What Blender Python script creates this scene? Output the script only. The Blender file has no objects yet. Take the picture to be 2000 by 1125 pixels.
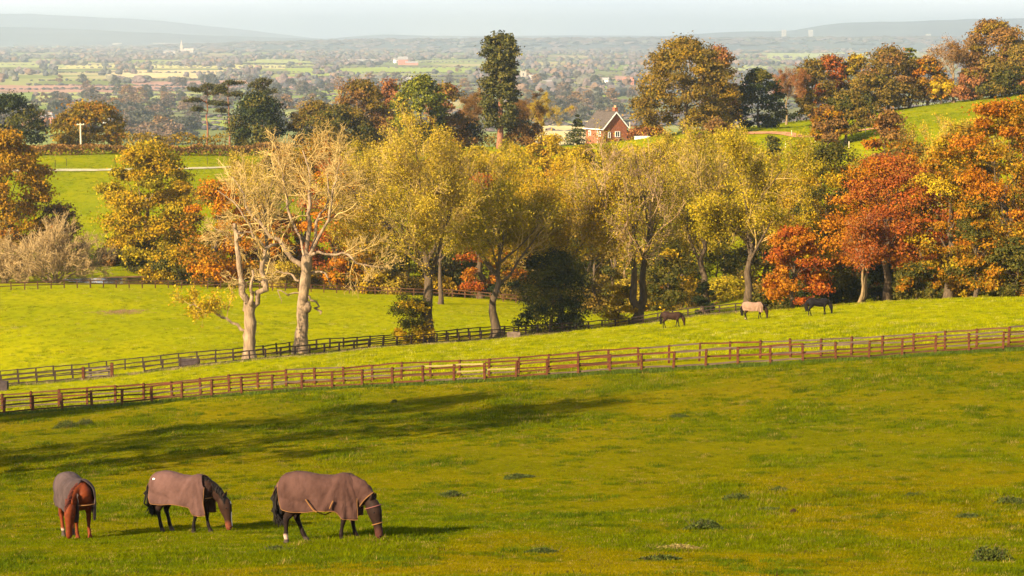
import bpy, bmesh, math
import numpy as np
from mathutils import Vector, Matrix, Quaternion

SC = bpy.context.scene
COL = SC.collection
R = math.radians

# ------------------------------------------------------------------ camera
CAMZ = 80.0                       # metres above the plain
FPX, CX, CY, HORIZON = 4500.0, 1000.0, 562.5, 68.0     # lens in pixels of a 2000 px wide frame
PITCH = math.atan((CY - HORIZON) / FPX)
cam_d = bpy.data.cameras.new('camera')
cam_d.sensor_width = 36.0
cam_d.lens = 36.0 * FPX / 2000.0
cam_d.clip_start, cam_d.clip_end = 0.5, 90000.0
cam = bpy.data.objects.new('camera', cam_d)
cam.location = (0, 0, CAMZ)
cam.rotation_euler = (math.pi / 2 - PITCH, 0, 0)
COL.objects.link(cam)
SC.camera = cam

# ------------------------------------------------------------------ sun and sky
SUN_EL = R(26.0)
SUN_DIR = Vector((-0.71, -0.70, 0)).normalized()      # horizontal direction towards the sun
sun_vec = Vector((SUN_DIR.x * math.cos(SUN_EL), SUN_DIR.y * math.cos(SUN_EL), math.sin(SUN_EL)))
sun_d = bpy.data.lights.new('sun', 'SUN')
sun_d.energy = 5.0
sun_d.angle = R(0.6)
sun_d.color = (1.0, 0.83, 0.56)
sun = bpy.data.objects.new('sun', sun_d)
sun.rotation_euler = sun_vec.to_track_quat('Z', 'Y').to_euler()
sun.location = (-200, -100, 200)
COL.objects.link(sun)

world = bpy.data.worlds.new('World')
SC.world = world
world.use_nodes = True
wn, wl = world.node_tree.nodes, world.node_tree.links
wn.clear()
w_out = wn.new('ShaderNodeOutputWorld')
w_bg = wn.new('ShaderNodeBackground')
w_sky = wn.new('ShaderNodeTexSky')
w_sky.sky_type = 'NISHITA'
w_sky.sun_disc = False
w_sky.sun_elevation = SUN_EL
w_sky.sun_rotation = math.atan2(SUN_DIR.x, SUN_DIR.y)
w_sky.altitude = 100
w_sky.air_density = 1.0
w_sky.dust_density = 1.6
w_sky.ozone_density = 1.5
# thin high cloud over the whole sky: streaks of white mixed into the clear sky
w_tc = wn.new('ShaderNodeTexCoord')
w_map = wn.new('ShaderNodeMapping')
w_map.inputs['Scale'].default_value = (1.0, 1.0, 7.0)
w_noise = wn.new('ShaderNodeTexNoise')
w_noise.inputs['Scale'].default_value = 3.2
w_noise.inputs['Detail'].default_value = 6
w_ramp = wn.new('ShaderNodeMapRange')
w_ramp.inputs['From Min'].default_value = 0.30
w_ramp.inputs['From Max'].default_value = 0.70
w_ramp.inputs['To Min'].default_value = 0.35
w_ramp.inputs['To Max'].default_value = 1.1
w_mix = wn.new('ShaderNodeMix')
w_mix.data_type = 'RGBA'
w_mix.inputs[7].default_value = (7.3, 7.5, 7.6, 1)
wl.new(w_tc.outputs['Generated'], w_map.inputs['Vector'])
wl.new(w_map.outputs['Vector'], w_noise.inputs['Vector'])
wl.new(w_noise.outputs['Fac'], w_ramp.inputs['Value'])
# cloud sheet seen through its slant path: thin overhead, closed near the horizon
w_sep = wn.new('ShaderNodeSeparateXYZ')
wl.new(w_tc.outputs['Generated'], w_sep.inputs[0])
def w_math(op, a, b=None):
    q = wn.new('ShaderNodeMath'); q.operation = op
    for i, s in enumerate((a, b)):
        if s is None: continue
        if isinstance(s, (int, float)): q.inputs[i].default_value = s
        else: wl.new(s, q.inputs[i])
    return q.outputs[0]
w_el = w_math('MAXIMUM', w_sep.outputs['Z'], 0.03)
w_tau = w_math('DIVIDE', w_ramp.outputs['Result'], w_el)
w_fac = w_math('SUBTRACT', 1.0, w_math('EXPONENT', w_math('MULTIPLY', w_tau, -0.22)))
wl.new(w_fac, w_mix.inputs[0])
w_cc = wn.new('ShaderNodeMix'); w_cc.data_type = 'RGBA'
w_cc.inputs[6].default_value = (8.2, 8.9, 9.5, 1); w_cc.inputs[7].default_value = (12.5, 12.3, 11.9, 1)
w_n2 = wn.new('ShaderNodeTexNoise'); w_n2.inputs['Scale'].default_value = 5.0; w_n2.inputs['Detail'].default_value = 5
w_m2 = wn.new('ShaderNodeMapping'); w_m2.inputs['Scale'].default_value = (1, 1, 14); w_m2.inputs['Location'].default_value = (.3, 0, 0)
wl.new(w_tc.outputs['Generated'], w_m2.inputs['Vector']); wl.new(w_m2.outputs['Vector'], w_n2.inputs['Vector'])
w_r2 = wn.new('ShaderNodeMapRange'); w_r2.inputs['From Min'].default_value = .38; w_r2.inputs['From Max'].default_value = .66
wl.new(w_n2.outputs['Fac'], w_r2.inputs['Value']); wl.new(w_r2.outputs['Result'], w_cc.inputs[0])
wl.new(w_cc.outputs[2], w_mix.inputs[7])
wl.new(w_sky.outputs['Color'], w_mix.inputs[6])
wl.new(w_mix.outputs[2], w_bg.inputs['Color'])
w_bg.inputs['Strength'].default_value = 0.052
wl.new(w_bg.outputs['Background'], w_out.inputs['Surface'])

SC.view_settings.view_transform = 'Standard'
SC.view_settings.look = 'None'
SC.view_settings.gamma = 1.0
SC.view_settings.use_curve_mapping = False
SC.view_settings.exposure = 1.65
SC.render.engine = 'CYCLES'
SC.cycles.use_denoising = True
SC.cycles.max_bounces = 6
SC.cycles.diffuse_bounces = 3
SC.cycles.glossy_bounces = 2
SC.cycles.transmission_bounces = 3
SC.cycles.volume_bounces = 1
SC.cycles.transparent_max_bounces = 6
SC.cycles.sample_clamp_indirect = 6.0

# ------------------------------------------------------------------ helpers
def tag(o, label=None, cat=None, group=None, kind=None):
    if label: o['label'] = label
    if cat: o['category'] = cat
    if group: o['group'] = group
    if kind: o['kind'] = kind
    return o

def link(name, data, parent=None, loc=None, rot=None, scale=None):
    o = bpy.data.objects.new(name, data)
    COL.objects.link(o)
    if parent is not None: o.parent = parent
    if loc is not None: o.location = loc
    if rot is not None: o.rotation_euler = rot
    if scale is not None: o.scale = scale
    return o

def empty(name, loc, rz=0.0):
    o = link(name, None, None, loc, (0, 0, rz))
    o.empty_display_size = 0.3
    return o

class MB:
    """collects vertex and face arrays and builds one mesh"""
    def __init__(self):
        self.v, self.f, self.c, self.n, self.mi = [], [], [], 0, []
    def add(self, verts, faces, col=None, mi=0):
        verts = np.asarray(verts, np.float32).reshape(-1, 3)
        faces = np.asarray(faces, np.int64)
        self.v.append(verts)
        self.f.append(faces + self.n)
        self.mi.append(np.full(len(faces), mi, np.int32))
        if col is None: col = np.ones((len(verts), 3), np.float32) * 0.5
        col = np.asarray(col, np.float32)
        if col.ndim == 1: col = np.tile(col, (len(verts), 1))
        self.c.append(col)
        self.n += len(verts)
        return self
    def box(self, x0, x1, y0, y1, z0, z1, col=None, mi=0):
        v = [(x0,y0,z0),(x1,y0,z0),(x1,y1,z0),(x0,y1,z0),(x0,y0,z1),(x1,y0,z1),(x1,y1,z1),(x0,y1,z1)]
        f = [(3,2,1,0),(4,5,6,7),(0,1,5,4),(1,2,6,5),(2,3,7,6),(3,0,4,7)]
        return self.add(v, f, col, mi)
    def mesh(self, name, mats, smooth=False, color=False):
        me = bpy.data.meshes.new(name)
        V = np.concatenate(self.v)
        me.vertices.add(len(V))
        me.vertices.foreach_set('co', V.ravel())
        tot = np.concatenate([np.full(len(f), f.shape[1], np.int32) for f in self.f])
        loops = np.concatenate([f.ravel() for f in self.f]).astype(np.int32)
        me.loops.add(len(loops))
        me.loops.foreach_set('vertex_index', loops)
        me.polygons.add(len(tot))
        start = np.concatenate(([0], np.cumsum(tot)[:-1])).astype(np.int32)
        me.polygons.foreach_set('loop_start', start)
        me.polygons.foreach_set('loop_total', tot)
        me.polygons.foreach_set('use_smooth', np.full(len(tot), smooth, bool))
        if not isinstance(mats, (list, tuple)): mats = [mats]
        for m in mats: me.materials.append(m)
        if len(mats) > 1:
            me.polygons.foreach_set('material_index', np.concatenate(self.mi))
        if color:
            a = me.color_attributes.new('Col', 'FLOAT_COLOR', 'POINT')
            c = np.concatenate(self.c)
            c = np.concatenate([c, np.ones((len(c), 1), np.float32)], 1)
            a.data.foreach_set('color', c.astype(np.float32).ravel())
        me.update(calc_edges=True)
        me.validate()
        return me

def norm(a):
    return a / np.maximum(np.linalg.norm(a, axis=-1, keepdims=True), 1e-9)

def tubes(P, Rr, k=5, cap=False):
    """P (m,n,3) polylines, Rr (m,n) radii -> verts, quads"""
    P = np.asarray(P, float); Rr = np.asarray(Rr, float)
    if P.ndim == 2: P, Rr = P[None], Rr[None]
    m, n, _ = P.shape
    T = np.empty_like(P)
    T[:, 1:-1] = P[:, 2:] - P[:, :-2]
    T[:, 0] = P[:, 1] - P[:, 0]
    T[:, -1] = P[:, -1] - P[:, -2]
    T = norm(T)
    D = norm(P[:, -1] - P[:, 0])
    ref = np.where(np.abs(D[:, 2:3]) > 0.8, np.array([[1.0, 0.2, 0]]), np.array([[0.1, 0.1, 1.0]]))
    A = norm(np.cross(T, ref[:, None, :]))
    B = np.cross(T, A)
    th = np.arange(k) * 2 * np.pi / k
    V = P[:, :, None, :] + Rr[:, :, None, None] * (A[:, :, None, :] * np.cos(th)[None, None, :, None] + B[:, :, None, :] * np.sin(th)[None, None, :, None])
    idx = np.arange(m * n * k).reshape(m, n, k)
    a = idx[:, :-1, :]; b = np.roll(idx, -1, 2)[:, :-1, :]
    c = np.roll(idx, -1, 2)[:, 1:, :]; d = idx[:, 1:, :]
    F = np.stack([a, b, c, d], -1).reshape(-1, 4)
    return V.reshape(-1, 3), F

def hash2(ix, iy, seed=0):
    h = (ix.astype(np.int64) * 374761393 + iy.astype(np.int64) * 668265263 + seed * 974634777) & 0xffffffff
    h = ((h ^ (h >> 13)) * 1274126177) & 0xffffffff
    return ((h ^ (h >> 16)) & 0xffff) / 65535.0

def vnoise(x, y, seed=0):
    ix, iy = np.floor(x), np.floor(y)
    fx, fy = x - ix, y - iy
    fx = fx * fx * (3 - 2 * fx); fy = fy * fy * (3 - 2 * fy)
    a = hash2(ix, iy, seed); b = hash2(ix + 1, iy, seed)
    c = hash2(ix, iy + 1, seed); d = hash2(ix + 1, iy + 1, seed)
    return (a * (1 - fx) + b * fx) * (1 - fy) + (c * (1 - fx) + d * fx) * fy

# ------------------------------------------------------------------ survey: photograph bearings to places in metres
SP, CP = math.sin(PITCH), math.cos(PITCH)
def ray(u, v):
    r, dn = (u - CX) / FPX, (v - CY) / FPX
    return r, CP - dn * SP, -SP - dn * CP
def at(u, v, Y):
    r, a, b = ray(u, v)
    t = Y / a
    return r * t, Y, CAMZ + b * t
def px_per_m(Y):
    return FPX / Y

# ground heights: (bearing u, v, distance)
_cp = [
 (-300,1125,39),(0,1125,39),(1000,1125,39),(2000,1125,39.5),(2300,1125,40),
 (120,1047,56),(370,1035,57),(640,1056,51.5),(1500,1056,52),(2000,1050,53),
 (-250,832,141),(0,812,140),(500,770,138),(1000,742,135),(1500,714,132),(2000,682,129),(2300,665,127),
 (0,804,146),(500,760,144),(1000,731,141),(1500,701,138),(2000,668,135),
 (-250,775,225),(0,752,222),(230,732,222),(487,699,225),(600,691,230),(835,672,240),(970,660,248),(1080,650,254),(1250,633,260),
 (1310,640,210),(1475,627,207),(1600,617,205),(1330,624,258),(1440,612,256),
 (1640,600,222),(1750,587,222),(1850,580,222),(2000,577,222),(2250,570,222),
 (200,652,262),(500,640,275),(800,630,285),
 (-200,575,325),(0,567,325),(250,563,335),(450,566,340),(700,574,345),(900,584,345),(1180,606,340),(1310,612,330),
 (250,440,425),(-100,430,425),(60,430,430),(400,420,430),(200,330,485),(450,330,485),(200,303,510),(450,309,510),
 (100,288,560),(405,287,600),(700,290,560),(820,290,520),(1000,292,500),(1185,283,560),(1340,262,480),(1250,290,520),
 (1480,275,470),(1620,292,430),(1680,300,420),(1700,240,500),(1850,210,520),(2000,183,535),(1500,245,545),(1700,220,545),(1900,196,545),(2200,150,545),
]
_cx, _cy, _cz = [], [], []
for u, v, Y in _cp:
    p = at(u, v, Y)
    _cx.append(p[0]); _cy.append(p[1]); _cz.append(p[2])
def _raw(u, Y, zrel):
    _cx.append((u - CX) / FPX * Y); _cy.append(Y); _cz.append(CAMZ + zrel)
for q in [(1000,2,-2.0),(0,20,-5.2),(2000,20,-5.2),(1000,20,-5.2),(60,368,-39),(300,378,-38.7),(600,395,-40.5),(900,400,-42),(1200,395,-42),(1400,380,-40),
          (1600,330,-36),(1600,260,-31),(1800,300,-31),(2000,300,-30),(2250,300,-29),(1800,400,-24.5),(2050,400,-22),(1500,420,-29),
          (1200,460,-32),(800,460,-34),(1000,620,-33),(300,640,-33),(1700,640,-24),(2100,640,-20)]:
    _raw(*q)
_cx, _cy, _cz = map(np.array, (_cx, _cy, _cz))
_S = 100.0
def _tps(r2):
    return 0.5 * r2 * np.log(r2 + 1e-12)
_n = len(_cx)
_K = _tps(((_cx[:, None] - _cx) ** 2 + (_cy[:, None] - _cy) ** 2) / _S ** 2)
_A = np.zeros((_n + 3, _n + 3))
_A[:_n, :_n] = _K + np.eye(_n) * 0.002
_A[:_n, _n] = 1; _A[:_n, _n + 1] = _cx / _S; _A[:_n, _n + 2] = _cy / _S
_A[_n:, :_n] = _A[:_n, _n:].T
_W = np.linalg.solve(_A, np.concatenate([_cz, np.zeros(3)]))
def smooth(a, b, x):
    t = np.clip((x - a) / (b - a), 0, 1)
    return t * t * (3 - 2 * t)
def ground_z(x, y, relief=True):
    x = np.atleast_1d(np.asarray(x, float)); y = np.atleast_1d(np.asarray(y, float))
    sh = x.shape
    x, y = x.ravel(), y.ravel()
    yy = np.clip(y, 0, 645)
    lim = 0.27 * yy + 8
    xx = np.clip(x, -lim, lim)
    z = np.empty(len(x))
    for i in range(0, len(x), 20000):
        s = slice(i, i + 20000)
        k = _tps(((xx[s, None] - _cx) ** 2 + (yy[s, None] - _cy) ** 2) / _S ** 2)
        z[s] = k @ _W[:_n] + _W[_n] + _W[_n + 1] * xx[s] / _S + _W[_n + 2] * yy[s] / _S
    w = smooth(620, 1350, y)
    z = z * (1 - w)
    if relief:
        m = smooth(8, 30, y) * (1 - smooth(600, 900, y))
        far = smooth(100, 220, y)
        z = z + m * (0.10 * (vnoise(x / 2.6, y / 3.2, 3) - .5) + 0.05 * (vnoise(x / .9, y / 1.1, 5) - .5)
                     + (0.22 + .25 * far) * (vnoise(x / 11, y / 9, 7) - .5))
    return z.reshape(sh)
def gz(x, y):
    return float(ground_z(x, y)[0])
def spot(u, Y):
    """a place on the ground on bearing u at distance Y"""
    x = at(u, 500, Y)[0]
    z = gz(x, Y)
    # the bearing depends very slightly on height: one refinement
    return Vector(((u - CX) / FPX * (Y * CP + (CAMZ - z) * SP), Y, z))
def depth_of(p):
    return p.y * CP + (CAMZ - p.z) * SP

# ------------------------------------------------------------------ materials
def new_mat(name):
    m = bpy.data.materials.new(name)
    m.use_nodes = True
    m.node_tree.nodes.clear()
    return m, m.node_tree.nodes, m.node_tree.links

def mat_plain(name, col, rough=0.75, var=0.25, scale=6.0, bump=0.2, bscale=30.0, stretch=(1, 1, 1), spec=0.1, col2=None):
    m, n, l = new_mat(name)
    out = n.new('ShaderNodeOutputMaterial'); b = n.new('ShaderNodeBsdfPrincipled')
    tc = n.new('ShaderNodeTexCoord'); mp = n.new('ShaderNodeMapping'); mp.inputs['Scale'].default_value = stretch
    nz = n.new('ShaderNodeTexNoise'); nz.inputs['Scale'].default_value = scale; nz.inputs['Detail'].default_value = 5
    mx = n.new('ShaderNodeMix'); mx.data_type = 'RGBA'
    c = np.array(col)
    if col2 is None: lo, hi = c * (1 - var), np.minimum(c * (1 + var), .95)
    else: lo, hi = c, np.array(col2)
    mx.inputs[6].default_value = (*lo, 1); mx.inputs[7].default_value = (*hi, 1)
    mr = n.new('ShaderNodeMapRange'); mr.inputs['From Min'].default_value = .32; mr.inputs['From Max'].default_value = .68
    l.new(tc.outputs['Object'], mp.inputs['Vector']); l.new(mp.outputs['Vector'], nz.inputs['Vector'])
    l.new(nz.outputs['Fac'], mr.inputs['Value']); l.new(mr.outputs['Result'], mx.inputs[0])
    l.new(mx.outputs[2], b.inputs['Base Color'])
    b.inputs['Roughness'].default_value = rough; b.inputs['Specular IOR Level'].default_value = spec
    if bump:
        n2 = n.new('ShaderNodeTexNoise'); n2.inputs['Scale'].default_value = bscale; n2.inputs['Detail'].default_value = 4
        bp = n.new('ShaderNodeBump'); bp.inputs['Strength'].default_value = bump; bp.inputs['Distance'].default_value = 0.10
        l.new(mp.outputs['Vector'], n2.inputs['Vector']); l.new(n2.outputs['Fac'], bp.inputs['Height'])
        l.new(bp.outputs['Normal'], b.inputs['Normal'])
    l.new(b.outputs['BSDF'], out.inputs['Surface'])
    return m

def mat_leaf(name, trans=0.28, rough=0.55):
    m, n, l = new_mat(name)
    out = n.new('ShaderNodeOutputMaterial'); b = n.new('ShaderNodeBsdfPrincipled'); t = n.new('ShaderNodeBsdfTranslucent')
    a = n.new('ShaderNodeAttribute'); a.attribute_name = 'Col'
    mx = n.new('ShaderNodeMixShader'); mx.inputs[0].default_value = trans
    l.new(a.outputs['Color'], b.inputs['Base Color']); l.new(a.outputs['Color'], t.inputs['Color'])
    b.inputs['Roughness'].default_value = rough; b.inputs['Specular IOR Level'].default_value = 0.03
    l.new(b.outputs['BSDF'], mx.inputs[1]); l.new(t.outputs['BSDF'], mx.inputs[2])
    l.new(mx.outputs['Shader'], out.inputs['Surface'])
    return m

def mat_attr(name, rough=0.7, spec=0.25, bump=0.0, bscale=40.0, var=0.0, vscale=8.0):
    """colour from the mesh's own colour attribute"""
    m, n, l = new_mat(name)
    out = n.new('ShaderNodeOutputMaterial'); b = n.new('ShaderNodeBsdfPrincipled')
    a = n.new('ShaderNodeAttribute'); a.attribute_name = 'Col'
    tc = n.new('ShaderNodeTexCoord')
    src = a.outputs['Color']
    if var:
        nz = n.new('ShaderNodeTexNoise'); nz.inputs['Scale'].default_value = vscale; nz.inputs['Detail'].default_value = 5
        l.new(tc.outputs['Object'], nz.inputs['Vector'])
        mr = n.new('ShaderNodeMapRange'); mr.inputs['From Min'].default_value = .3; mr.inputs['From Max'].default_value = .7
        mr.inputs['To Min'].default_value = 1 - var; mr.inputs['To Max'].default_value = 1 + var
        l.new(nz.outputs['Fac'], mr.inputs['Value'])
        mm = n.new('ShaderNodeVectorMath'); mm.operation = 'SCALE'
        l.new(src, mm.inputs[0]); l.new(mr.outputs['Result'], mm.inputs['Scale'])
        src = mm.outputs['Vector']
    l.new(src, b.inputs['Base Color'])
    b.inputs['Roughness'].default_value = rough; b.inputs['Specular IOR Level'].default_value = spec
    if bump:
        n2 = n.new('ShaderNodeTexNoise'); n2.inputs['Scale'].default_value = bscale; n2.inputs['Detail'].default_value = 4
        l.new(tc.outputs['Object'], n2.inputs['Vector'])
        bp = n.new('ShaderNodeBump'); bp.inputs['Strength'].default_value = bump; bp.inputs['Distance'].default_value = 0.03
        l.new(n2.outputs['Fac'], bp.inputs['Height']); l.new(bp.outputs['Normal'], b.inputs['Normal'])
    l.new(b.outputs['BSDF'], out.inputs['Surface'])
    return m

LEAF = mat_leaf('autumn_leaf')
LEAFD = mat_leaf('evergreen_leaf', 0.12, 0.45)
BARK_PALE = mat_plain('bark_pale', (.12, .080, .050), .9, .45, 1.1, 1.0, 5, (2.2, 2.2, .8), col2=(.33, .225, .135))
BARK_TAN = mat_plain('bark_tan', (.20, .135, .065), .85, .3, 2.0, .4, 9, (3, 3, .7))
BARK_DARK = mat_plain('bark_dark', (.085, .058, .035), .9, .35, 2.0, .5, 9, (3, 3, .7))
BARK_RED = mat_plain('bark_red', (.22, .095, .055), .9, .3, 2.0, .4, 9, (3, 3, .7))
WOOD_RED = mat_plain('weathered_red_wood', (.085, .028, .013), .9, .6, 4.0, .35, 30, (1, 1, 3))
WOOD_DARK = mat_plain('dark_creosoted_wood', (.036, .022, .017), .85, .4, 4.0, .3, 30)
# ------------------------------------------------------------------ ground: one sheet from the camera's feet to the horizon
def ground_material():
    m, n, l = new_mat('pasture')
    out = n.new('ShaderNodeOutputMaterial'); b = n.new('ShaderNodeBsdfPrincipled')
    geo = n.new('ShaderNodeNewGeometry')
    def noise(scale, detail=4, stretch=(1, 1, 1), rough=.55):
        mp = n.new('ShaderNodeMapping'); mp.inputs['Scale'].default_value = stretch
        t = n.new('ShaderNodeTexNoise'); t.inputs['Scale'].default_value = scale; t.inputs['Detail'].default_value = detail
        t.inputs['Roughness'].default_value = rough
        l.new(geo.outputs['Position'], mp.inputs['Vector']); l.new(mp.outputs['Vector'], t.inputs['Vector'])
        return t.outputs['Fac']
    def rng(src, a, c, lo=0.0, hi=1.0):
        r = n.new('ShaderNodeMapRange'); r.inputs['From Min'].default_value = a; r.inputs['From Max'].default_value = c
        r.inputs['To Min'].default_value = lo; r.inputs['To Max'].default_value = hi
        l.new(src, r.inputs['Value']); return r.outputs['Result']
    def mix(f, a, c):
        x = n.new('ShaderNodeMix'); x.data_type = 'RGBA'
        for s, i in ((f, 0), (a, 6), (c, 7)):
            if hasattr(s, 'is_linked') or hasattr(s, 'links'): l.new(s, x.inputs[i])
            elif isinstance(s, tuple): x.inputs[i].default_value = (*s, 1)
            else: x.inputs[i].default_value = s
        return x.outputs[2]
    sep = n.new('ShaderNodeSeparateXYZ'); l.new(geo.outputs['Position'], sep.inputs[0])
    Yp = sep.outputs['Y']
    # grazed near paddock: olive turf, straw and bare crumbs
    big = rng(noise(.045, 3), .38, .62)
    mid = rng(noise(.35, 4, (1, .6, 1)), .38, .64)
    fine = rng(noise(3.2, 5), .32, .68)
    vfine = rng(noise(14, 4), .3, .7)
    pad = mix(mid, (.092, .100, .001), (.146, .128, .001))
    pad = mix(rng(big, 0, 1, 0, .75), pad, (.182, .132, .001))
    pad = mix(rng(fine, .55, 1, 0, .55), pad, (.078, .094, .003))
    pad = mix(rng(vfine, .6, 1, 0, .45), pad, (.23, .17, .02))
    soil = rng(noise(1.1, 5, (1, .7, 1)), .69, .75, 0, .7)
    pad = mix(soil, pad, (.085, .05, .018))
    # improved grass beyond the first fence: bright yellow green
    lawn = mix(rng(noise(.07, 3), .35, .65), (.215, .222, .0005), (.285, .262, .0005))
    lawn = mix(rng(noise(.9, 5, (1, .45, 1)), .46, .72, 0, .75), lawn, (.130, .146, .0005))
    lawn = mix(rng(noise(.16, 4, (1, .6, 1)), .52, .72, 0, .5), lawn, (.170, .178, .003))
    lawn = mix(rng(noise(2.5, 4), .55, .8, 0, .45), lawn, (.30, .245, .002))
    near = mix(rng(Yp, 128, 150), pad, lawn)
    # meadows over the stream, a little deeper green
    mead = mix(rng(noise(.05, 3), .35, .65), (.160, .175, .0005), (.215, .200, .0005))
    mead = mix(rng(noise(.5, 4, (1, .5, 1)), .45, .72, 0, .6), mead, (.095, .125, .004))
    mead = mix(rng(noise(.11, 4, (1, .6, 1)), .5, .7, 0, .5), mead, (.20, .185, .008))
    near = mix(rng(Yp, 345, 375), near, mead)
    # valley floor under the trees: leaf litter
    plain = mix(rng(noise(.004, 4), .35, .65), (.10, .105, .03), (.14, .12, .05))
    vo = n.new('ShaderNodeTexVoronoi'); vo.inputs['Scale'].default_value = .0042
    vmap = n.new('ShaderNodeMapping'); vmap.inputs['Scale'].default_value = (1, .6, 0); vmap.inputs['Rotation'].default_value = (0, 0, .2)
    l.new(geo.outputs['Position'], vmap.inputs['Vector']); l.new(vmap.outputs['Vector'], vo.inputs['Vector'])
    sp2 = n.new('ShaderNodeSeparateColor'); l.new(vo.outputs['Color'], sp2.inputs[0])
    cr = n.new('ShaderNodeValToRGB'); cr.color_ramp.interpolation = 'CONSTANT'
    els = cr.color_ramp.elements; els[0].color = (.15, .17, .05, 1)
    els[1].position = .22; els[1].color = (.20, .23, .05, 1)
    for ps, cc in ((.42, (.13, .125, .055)), (.58, (.27, .27, .09)), (.72, (.30, .19, .12)), (.84, (.38, .31, .14)), (.92, (.17, .19, .05))):
        e = els.new(ps); e.color = (*cc, 1)
    l.new(sp2.outputs[0], cr.inputs[0])
    plain = mix(rng(noise(.02, 3), .35, .75, .1, .5), cr.outputs[0], (.15, .15, .06))
    colr = mix(rng(Yp, 640, 900), near, plain)
    l.new(colr, b.inputs['Base Color'])
    b.inputs['Roughness'].default_value = .95; b.inputs['Specular IOR Level'].default_value = 0
    bp = n.new('ShaderNodeBump'); bp.inputs['Strength'].default_value = .8; bp.inputs['Distance'].default_value = .22
    h = n.new('ShaderNodeMath'); h.operation = 'MULTIPLY_ADD'; h.inputs[1].default_value = .35
    l.new(noise(9, 5, (1, 1, 1), .6), h.inputs[0]); l.new(noise(1.6, 5, (1, .7, 1), .6), h.inputs[2])
    l.new(h.outputs[0], bp.inputs['Height']); l.new(bp.outputs['Normal'], b.inputs['Normal'])
    l.new(b.outputs['BSDF'], out.inputs['Surface'])
    return m
M_GROUND = ground_material()

_ys = [-14.0]
while _ys[-1] < 57000:
    y = _ys[-1]
    _ys.append(y + max(0.75, abs(y) * 0.0115) if y < 700 else y * 1.035)
_ys = np.array(_ys)
_s = np.linspace(-1, 1, 181)
GX = _s[None, :] * (28 + 0.46 * np.maximum(_ys, 0))[:, None]
GY = np.repeat(_ys[:, None], len(_s), 1)
GZ = ground_z(GX, GY)
_r, _c = GX.shape
_id = np.arange(_r * _c).reshape(_r, _c)
F = np.stack([_id[:-1, :-1], _id[:-1, 1:], _id[1:, 1:], _id[1:, :-1]], -1).reshape(-1, 4)
mb = MB().add(np.stack([GX, GY, GZ], -1), F)
ground = link('ground', mb.mesh('ground', M_GROUND, smooth=True))
tag(ground, 'rolling green pasture running down into the valley and out over the plain', kind='structure')

def ribbon(name, pts, width, mat, label, lift=0.05, step=3.0, cols=3):
    """a path laid over the ground"""
    pts = [Vector((p.x, p.y)) for p in pts]
    dense = []
    for a, b2 in zip(pts[:-1], pts[1:]):
        k = max(2, int((b2 - a).length / step))
        for i in range(k): dense.append(a.lerp(b2, i / k))
    dense.append(pts[-1])
    d = np.array([(p.x, p.y) for p in dense])
    for _ in range(6): d[1:-1] = (d[:-2] + 2 * d[1:-1] + d[2:]) / 4
    t = np.gradient(d, axis=0); t = t / np.linalg.norm(t, axis=1, keepdims=True)
    nrm = np.stack([-t[:, 1], t[:, 0]], 1)
    s = np.linspace(-.5, .5, cols)
    wv = width * (1 + .25 * np.sin(np.arange(len(d)) * .7) * .5)
    XY = d[:, None, :] + nrm[:, None, :] * (s[None, :] * wv[:, None])[..., None]
    Z = ground_z(XY[..., 0], XY[..., 1]) + lift
    k = np.arange(XY.shape[0] * cols).reshape(-1, cols)
    F = np.stack([k[:-1, :-1], k[:-1, 1:], k[1:, 1:], k[1:, :-1]], -1).reshape(-1, 4)
    o = link(name, MB().add(np.concatenate([XY, Z[..., None]], -1), F).mesh(name, mat, smooth=True))
    return tag(o, label, kind='structure')

M_TRACK = mat_plain('pale_track', (.36, .31, .20), .9, .3, .4, 0)
M_CLAY = mat_plain('red_clay', (.36, .17, .08), .9, .25, .4, 0)
ribbon('path', [spot(20, 481), spot(130, 482), spot(300, 484), spot(470, 487), spot(640, 490)], 2.4, M_TRACK, 'pale stone farm track across the green meadow', .12)
ribbon('path', [spot(1450, 478), spot(1520, 480), spot(1600, 458), spot(1690, 446), spot(1760, 440)], 2.4, M_CLAY, 'red earth track curving past the lone oak', .12)
ribbon('path', [spot(170, 366), spot(215, 368), spot(260, 369), spot(310, 370)], 3.5, M_CLAY, 'brown earth bank above the pond', .12)

# pond behind the far fence
def pond():
    m, n, l = new_mat('pond_water')
    out = n.new('ShaderNodeOutputMaterial'); b = n.new('ShaderNodeBsdfPrincipled')
    b.inputs['Base Color'].default_value = (.03, .03, .012, 1); b.inputs['Roughness'].default_value = .12
    nz = n.new('ShaderNodeTexNoise'); nz.inputs['Scale'].default_value = 1.5
    bp = n.new('ShaderNodeBump'); bp.inputs['Strength'].default_value = .1
    l.new(nz.outputs['Fac'], bp.inputs['Height']); l.new(bp.outputs['Normal'], b.inputs['Normal'])
    l.new(b.outputs['BSDF'], out.inputs['Surface'])
    c = spot(235, 358)
    a = np.linspace(0, 2 * np.pi, 28, endpoint=False)
    zz = c.z + .25
    v = [(c.x, c.y, zz)] + [(c.x + math.cos(t) * 9 * (1 + .15 * math.sin(3 * t)), c.y + math.sin(t) * 4.5, zz) for t in a]
    f = [(0, i + 1, (i + 1) % 28 + 1) for i in range(28)]
    o = link('pond', MB().add(v, f).mesh('pond', m))
    tag(o, 'dark still pond behind the far fence', kind='structure')
pond()

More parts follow.
